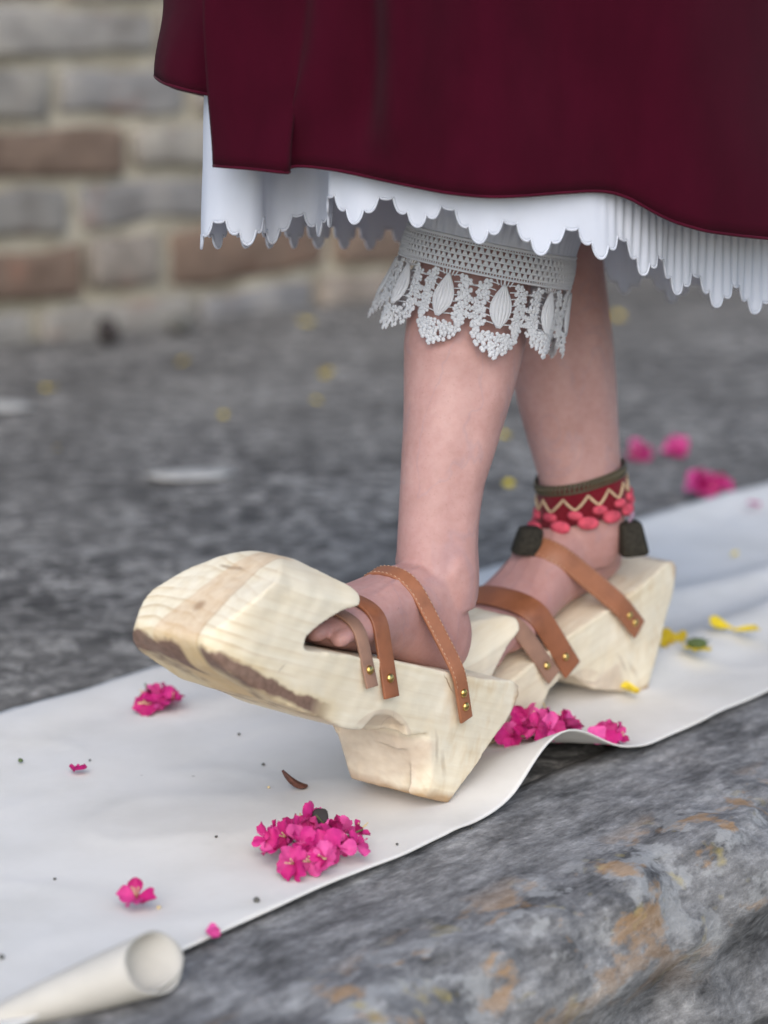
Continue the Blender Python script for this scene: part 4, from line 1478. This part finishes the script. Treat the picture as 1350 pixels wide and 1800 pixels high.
def flower_cluster(label, px, rx, ry, hgt, nflor, seed, scale=1.0, pool=PETALS, stems=4, name='flower_cluster', cat='flower', group='pink flower heads fallen on the ground'):
    rnd = random.Random(seed)
    p = gnd(*px)
    p = gnd(px[0], px[1], floor_z(p))
    root = thing(name, label, cat, p, group)
    k = 0
    z00 = floor_z(p)
    placed = []
    tries = 0
    while k < nflor and tries < 4000:
        tries += 1
        x, y = rnd.uniform(-1, 1), rnd.uniform(-1, 1)
        if x * x + y * y > 1:
            continue
        if tries < 2500 and any((x * rx - a) ** 2 + (y * ry - b) ** 2 < (0.0085 * scale) ** 2 for a, b in placed):
            continue
        placed.append((x * rx, y * ry))
        rr = math.sqrt(x * x + y * y)
        z = hgt * (1 - 0.7 * rr ** 1.5) * rnd.uniform(0.3, 1.0) + 0.004 + floor_z(p + np.array([x * rx, y * ry, 0])) - z00
        axis = (x * 0.9 + rnd.uniform(-0.7, 0.7), y * 0.9 - 0.55 + rnd.uniform(-0.7, 0.7), 0.65 + rnd.uniform(-0.3, 0.5))
        floret(root, (x * rx, y * ry, z), axis, scale * rnd.uniform(0.8, 1.1), rnd, pool, rnd.choice([3, 4, 4, 5]), rnd.uniform(0.9, 1.5))
        if rnd.random() < 0.7:
            mb = MB()
            av = Vector(axis).normalized()
            for q in range(3):
                e = Vector((x * rx, y * ry, z)) + av * 0.009 * scale + Vector((rnd.uniform(-1, 1), rnd.uniform(-1, 1), rnd.uniform(-0.3, 1))) * 0.004
                mb.tube([Vector((x * rx, y * ry, z)), e], [0.0006, 0.0004], 4)
                mb.ball(e, 0.0008, 5, 3)
            mb.build('stamen', MAT[rnd.choice(['pale', 'pink'])], root)
        k += 1
    for s in range(stems):
        a = rnd.random() * 6.28
        q = Vector((math.cos(a) * rx * 0.6, math.sin(a) * ry * 0.6, hgt * 0.5))
        e = q + Vector((rnd.uniform(-1, 1) * 0.018, rnd.uniform(-1, 1) * 0.018, rnd.uniform(0.0, 0.018)))
        mb = MB()
        mb.tube([Vector((0, 0, 0.003)), q, e], 0.0008, 5)
        mb.build('stem', MAT[rnd.choice(['green', 'pale', 'pink'])], root)
    # lowest petals must rest on the surface, not sink through it
    bpy.context.view_layer.update()
    for ch in root.children:
        if ch.name.startswith('petal'):
            ml = ch.matrix_local.copy()
            ch.location.z += max([0.0] + [floor_z(p + np.array((ml @ v.co)[:])) - z00 + 0.0006 - (ml @ v.co).z for v in ch.data.vertices])
    return root

big = flower_cluster('largest heap of magenta flowers on the canvas below the lifted clog', (550, 1508), 0.042, 0.046, 0.028, 27, 3, 0.92)
flower_cluster('pink flower head by the far canvas edge, below the clog toe', (284, 1250), 0.018, 0.022, 0.020, 9, 5, 0.9, stems=5)
flower_cluster('heap of magenta flowers behind the landing heel beside the lifted canvas edge', (952, 1308), 0.033, 0.034, 0.026, 18, 8, 0.95)
flower_cluster('small magenta flower to the right of the heap behind the heel', (1072, 1310), 0.010, 0.010, 0.012, 3, 12, 1.0, stems=1)
flower_cluster('single pink blossom on the canvas above the curled edge', (237, 1594), 0.004, 0.004, 0.009, 1, 15, 0.95, stems=1)
flower_cluster('blurred pink and purple flower clump beyond the runner, far right', (1248, 872), 0.020, 0.030, 0.034, 10, 21, 1.25, stems=2)
flower_cluster('left one of two blurred pink blossoms on the paving beyond the runner', (1128, 806), 0.008, 0.010, 0.014, 3, 22, 1.3, stems=0)
flower_cluster('right one of two blurred pink blossoms on the paving beyond the runner', (1187, 803), 0.008, 0.010, 0.014, 3, 23, 1.3, stems=0)

def lone_petal(label, px, pool, scale, seed, group, tilt=0.25, n=1):
    rnd = random.Random(seed)
    p = gnd(*px)
    p = gnd(px[0], px[1], floor_z(p))
    root = thing('fallen_petal', label, 'petal', p, group)
    for k in range(n):
        a = rnd.random() * 6.28
        petal_at(root, pool, (0, 0, 0.001 + 0.002 * k), (math.cos(a), math.sin(a), rnd.uniform(0, tilt)), (0, -0.3, 1), scale * 0.75, rnd)
    for ch in root.children:
        ml = ch.matrix_local.copy()
        ch.location.z += max([0.0] + [floor_z(p + np.array((ml @ v.co)[:])) - floor_z(p) + 0.0006 - (ml @ v.co).z for v in ch.data.vertices])
    return root
G1, G2 = 'loose pink petals', 'loose yellow petals'
lone_petal('small pink petal alone on the left part of the canvas', (130, 1364), PETALS, 1.0, 1, G1, 0.2, 2)
lone_petal('pink petal on the near canvas edge right of the curled roll', (362, 1650), PETALS, 0.85, 2, G1, 0.1, 2)
lone_petal('pink petal on the dark paving just behind the clog toe', (262, 1096), PETALS, 1.1, 3, G1, 0.3, 2)
lone_petal('blurred pink petal on the far canvas by the right border', (1332, 892), PETALS, 1.1, 4, G1, 0.3, 2)
ys = [('yellow petal between the dark centred flower and the rear heel', (1196, 1142), 1.8, 2), ('orange-yellow petal on the paving by the left border', (86, 686), 1.3, 2), ('largest yellow petal on the paving left of the front leg', (578, 660), 1.7, 3), ('faint yellow petal nearest the wall, left of the largest yellow one', (312, 640), 1.4, 2),
      ('small faint yellow petal just below the largest one', (563, 708), 1.1, 1), ('pale yellow petal on the paving above the clog toe', (394, 736), 1.3, 2), ('tiny yellow petal on the paving at far left', (95, 790), 0.8, 1),
      ('pale yellow petal between the two calves', (903, 856), 1.2, 2), ('blurred yellow petal under the petticoat at the right', (1096, 560), 1.5, 2), ('faint yellow petal under the petticoat beside the lace cuff', (535, 570), 1.3, 2), ('dull yellow petal glimpsed between the calves, higher up', (896, 768), 1.1, 1),
      ('yellow petal lying left of the dark centre behind the rear heel', (1168, 1150), 2.2, 3), ('long yellow petal behind the rear clog, farthest right', (1288, 1112), 2.0, 2), ('yellow petal on the canvas touching the rear heel', (1124, 1220), 1.3, 2), ('thin yellow petal standing above the small magenta flower', (1066, 1290), 0.8, 1), ('faint yellow petal on the far canvas right of the rear clog', (1285, 980), 0.8, 1)]
for i, (lb, px, sc, n) in enumerate(ys):
    lone_petal(lb, px, YPET, sc, 40 + i, G2, 0.35, n)

def yellow_head():
    p = gnd(1226, 1146)
    p = gnd(1226, 1146, floor_z(p))
    root = thing('yellow_flower', 'yellow flower with dark green centre on the canvas behind the rear heel', 'flower', p)
    rnd = random.Random(77)
    for k in range(6):
        a = k * 1.05 + 0.3
        petal_at(root, YPET, (0, 0, 0.004), (math.cos(a), math.sin(a), -0.05), (0, 0, 1), 0.9, rnd)
    mb = MB()
    mb.ball((0, 0.004, 0.008), (0.011, 0.008, 0.006), 12, 8)
    for k in range(7):
        a = k * 0.9
        mb.tube([(0, 0.004, 0.008), (0.014 * math.cos(a), 0.004 + 0.012 * math.sin(a), 0.012)], [0.002, 0.0005], 5)
    mb.build('flower_centre', MAT['green'], root)
yellow_head()

def lump(name, label, cat, px, size, mat, seed, group=None, lift=None):
    """an irregular little solid resting on the surface"""
    p = gnd(*px)
    p = gnd(px[0], px[1], floor_z(p))
    bm = bmesh.new()
    bmesh.ops.create_icosphere(bm, subdivisions=2, radius=1.0)
    for v in bm.verts:
        d = 1 + 0.35 * mnoise.noise(v.co * 1.6 + Vector((seed * 3.1, 0, 0)))
        v.co = Vector((v.co.x * size[0] * d, v.co.y * size[1] * d, max(v.co.z, -0.7) * size[2] * d))
    zmin = min(v.co.z for v in bm.verts)
    for v in bm.verts:
        v.co.z -= zmin
    me = bpy.data.meshes.new(name)
    bm.to_mesh(me)
    bm.free()
    me.polygons.foreach_set('use_smooth', [True] * len(me.polygons))
    o = link(name, me, MAT[mat])
    o.location = tuple(p + np.array([0, 0, 0.0003]))
    o.rotation_euler = (0, 0, seed)
    return tag(o, label, cat, group)

# dark dried disc on the big heap
p = gnd(563, 1437, 0.035)
mb = MB()
fr_o = np.array([0.1, -0.75, 0.65])
fr_o /= np.linalg.norm(fr_o)
fr_t = np.cross(fr_o, np.array([0, 0, 1.0]))
fr_t /= np.linalg.norm(fr_t)
mb.rings([ellipse_ring(fr_o * h, fr_t, np.cross(fr_o, fr_t), r, r * 1.0, 14, 3) for h, r in ((-0.0008, 0.0055), (-0.0003, 0.0066), (0.0004, 0.0062), (0.0007, 0.0050))])
o = mb.build('dried_leaf', MAT['dark'])
o.location = tuple(p + np.array([0.0, 0.004, 0.0]))
tag(o, 'small black dried leaf resting on top of the largest magenta heap', 'leaf')

def husk():
    p = gnd(515, 1386)
    p = gnd(515, 1386, floor_z(p))
    root = thing('seed_husk', 'split dark brown seed husk on the canvas below the clog arch', 'husk', p)
    for k, (dx, rot) in enumerate(((0.0, 0.0), (0.004, 0.35))):
        mb = MB()
        pts, rr = [], []
        for i in range(9):
            q = i / 8
            x = -0.009 + 0.021 * q
            z = 0.0016 + 0.015 * (1 - q) ** 2.2
            pts.append((x * math.cos(rot) + dx * 0.3, x * math.sin(rot) - 0.001 * k, z))
            rr.append(0.0055 * math.sin(math.pi * (0.08 + 0.84 * q)) ** 0.7)
        mb.tube(pts, rr, 8, flat=0.55)
        mb.build('husk_half', MAT['husk'], root)
husk()

specks = [('larger grey grit crumb on the canvas below the largest heap', (451, 1586), 0.0026), ('dark crumb on the canvas left of the husk, nearer the sole', (420, 1293), 0.0016), ('dark crumb on the canvas above the brown husk', (463, 1346), 0.0017),
          ('pale green crumb on the canvas by the left border', (36, 1340), 0.0024), ('tiny dark crumb on the canvas at lower left', (96, 1547), 0.0013), ('pale crumb right of the single pink blossom', (279, 1598), 0.0018), ('tiny yellowish crumb left of the brown husk', (472, 1386), 0.0014),
          ('small crumb on the canvas right of the clog heel tip', (829, 1458), 0.0013), ('tiny crumb between the largest heap and the canvas edge', (698, 1486), 0.0012), ('tiny crumb on the canvas left of the largest heap', (380, 1473), 0.0013), ('brown crumb at the left border near the curled edge', (3, 1686), 0.0022), ('tiny crumb on the canvas above the left pink petal', (158, 1338), 0.0012)]
for i, (lb, px, s) in enumerate(specks):
    lump('grit_crumb', lb, 'crumb', px, (s, s, s * 0.8), 'green' if 'green' in lb else ('pale' if 'yellow' in lb or 'pale' in lb else 'grit'), i + 1, 'crumbs on the canvas')
lump('stone_chip', 'flat pale stone chip set in the dark paving above the clog toe', 'stone', (335, 838), (0.066, 0.036, 0.003), 'chip', 0.15)
lump('stone_chip', 'flat pale stone chip in the paving at the left border', 'stone', (5, 716), (0.05, 0.045, 0.003), 'chip', 9)
lump('dark_stone', 'small black stone at the foot of the wall, the darker of two', 'stone', (190, 604), (0.022, 0.03, 0.03), 'dark', 4)
lump('dark_stone', 'small dark stone at the wall foot nearer the petticoat', 'stone', (316, 586), (0.024, 0.03, 0.022), 'grit', 6)
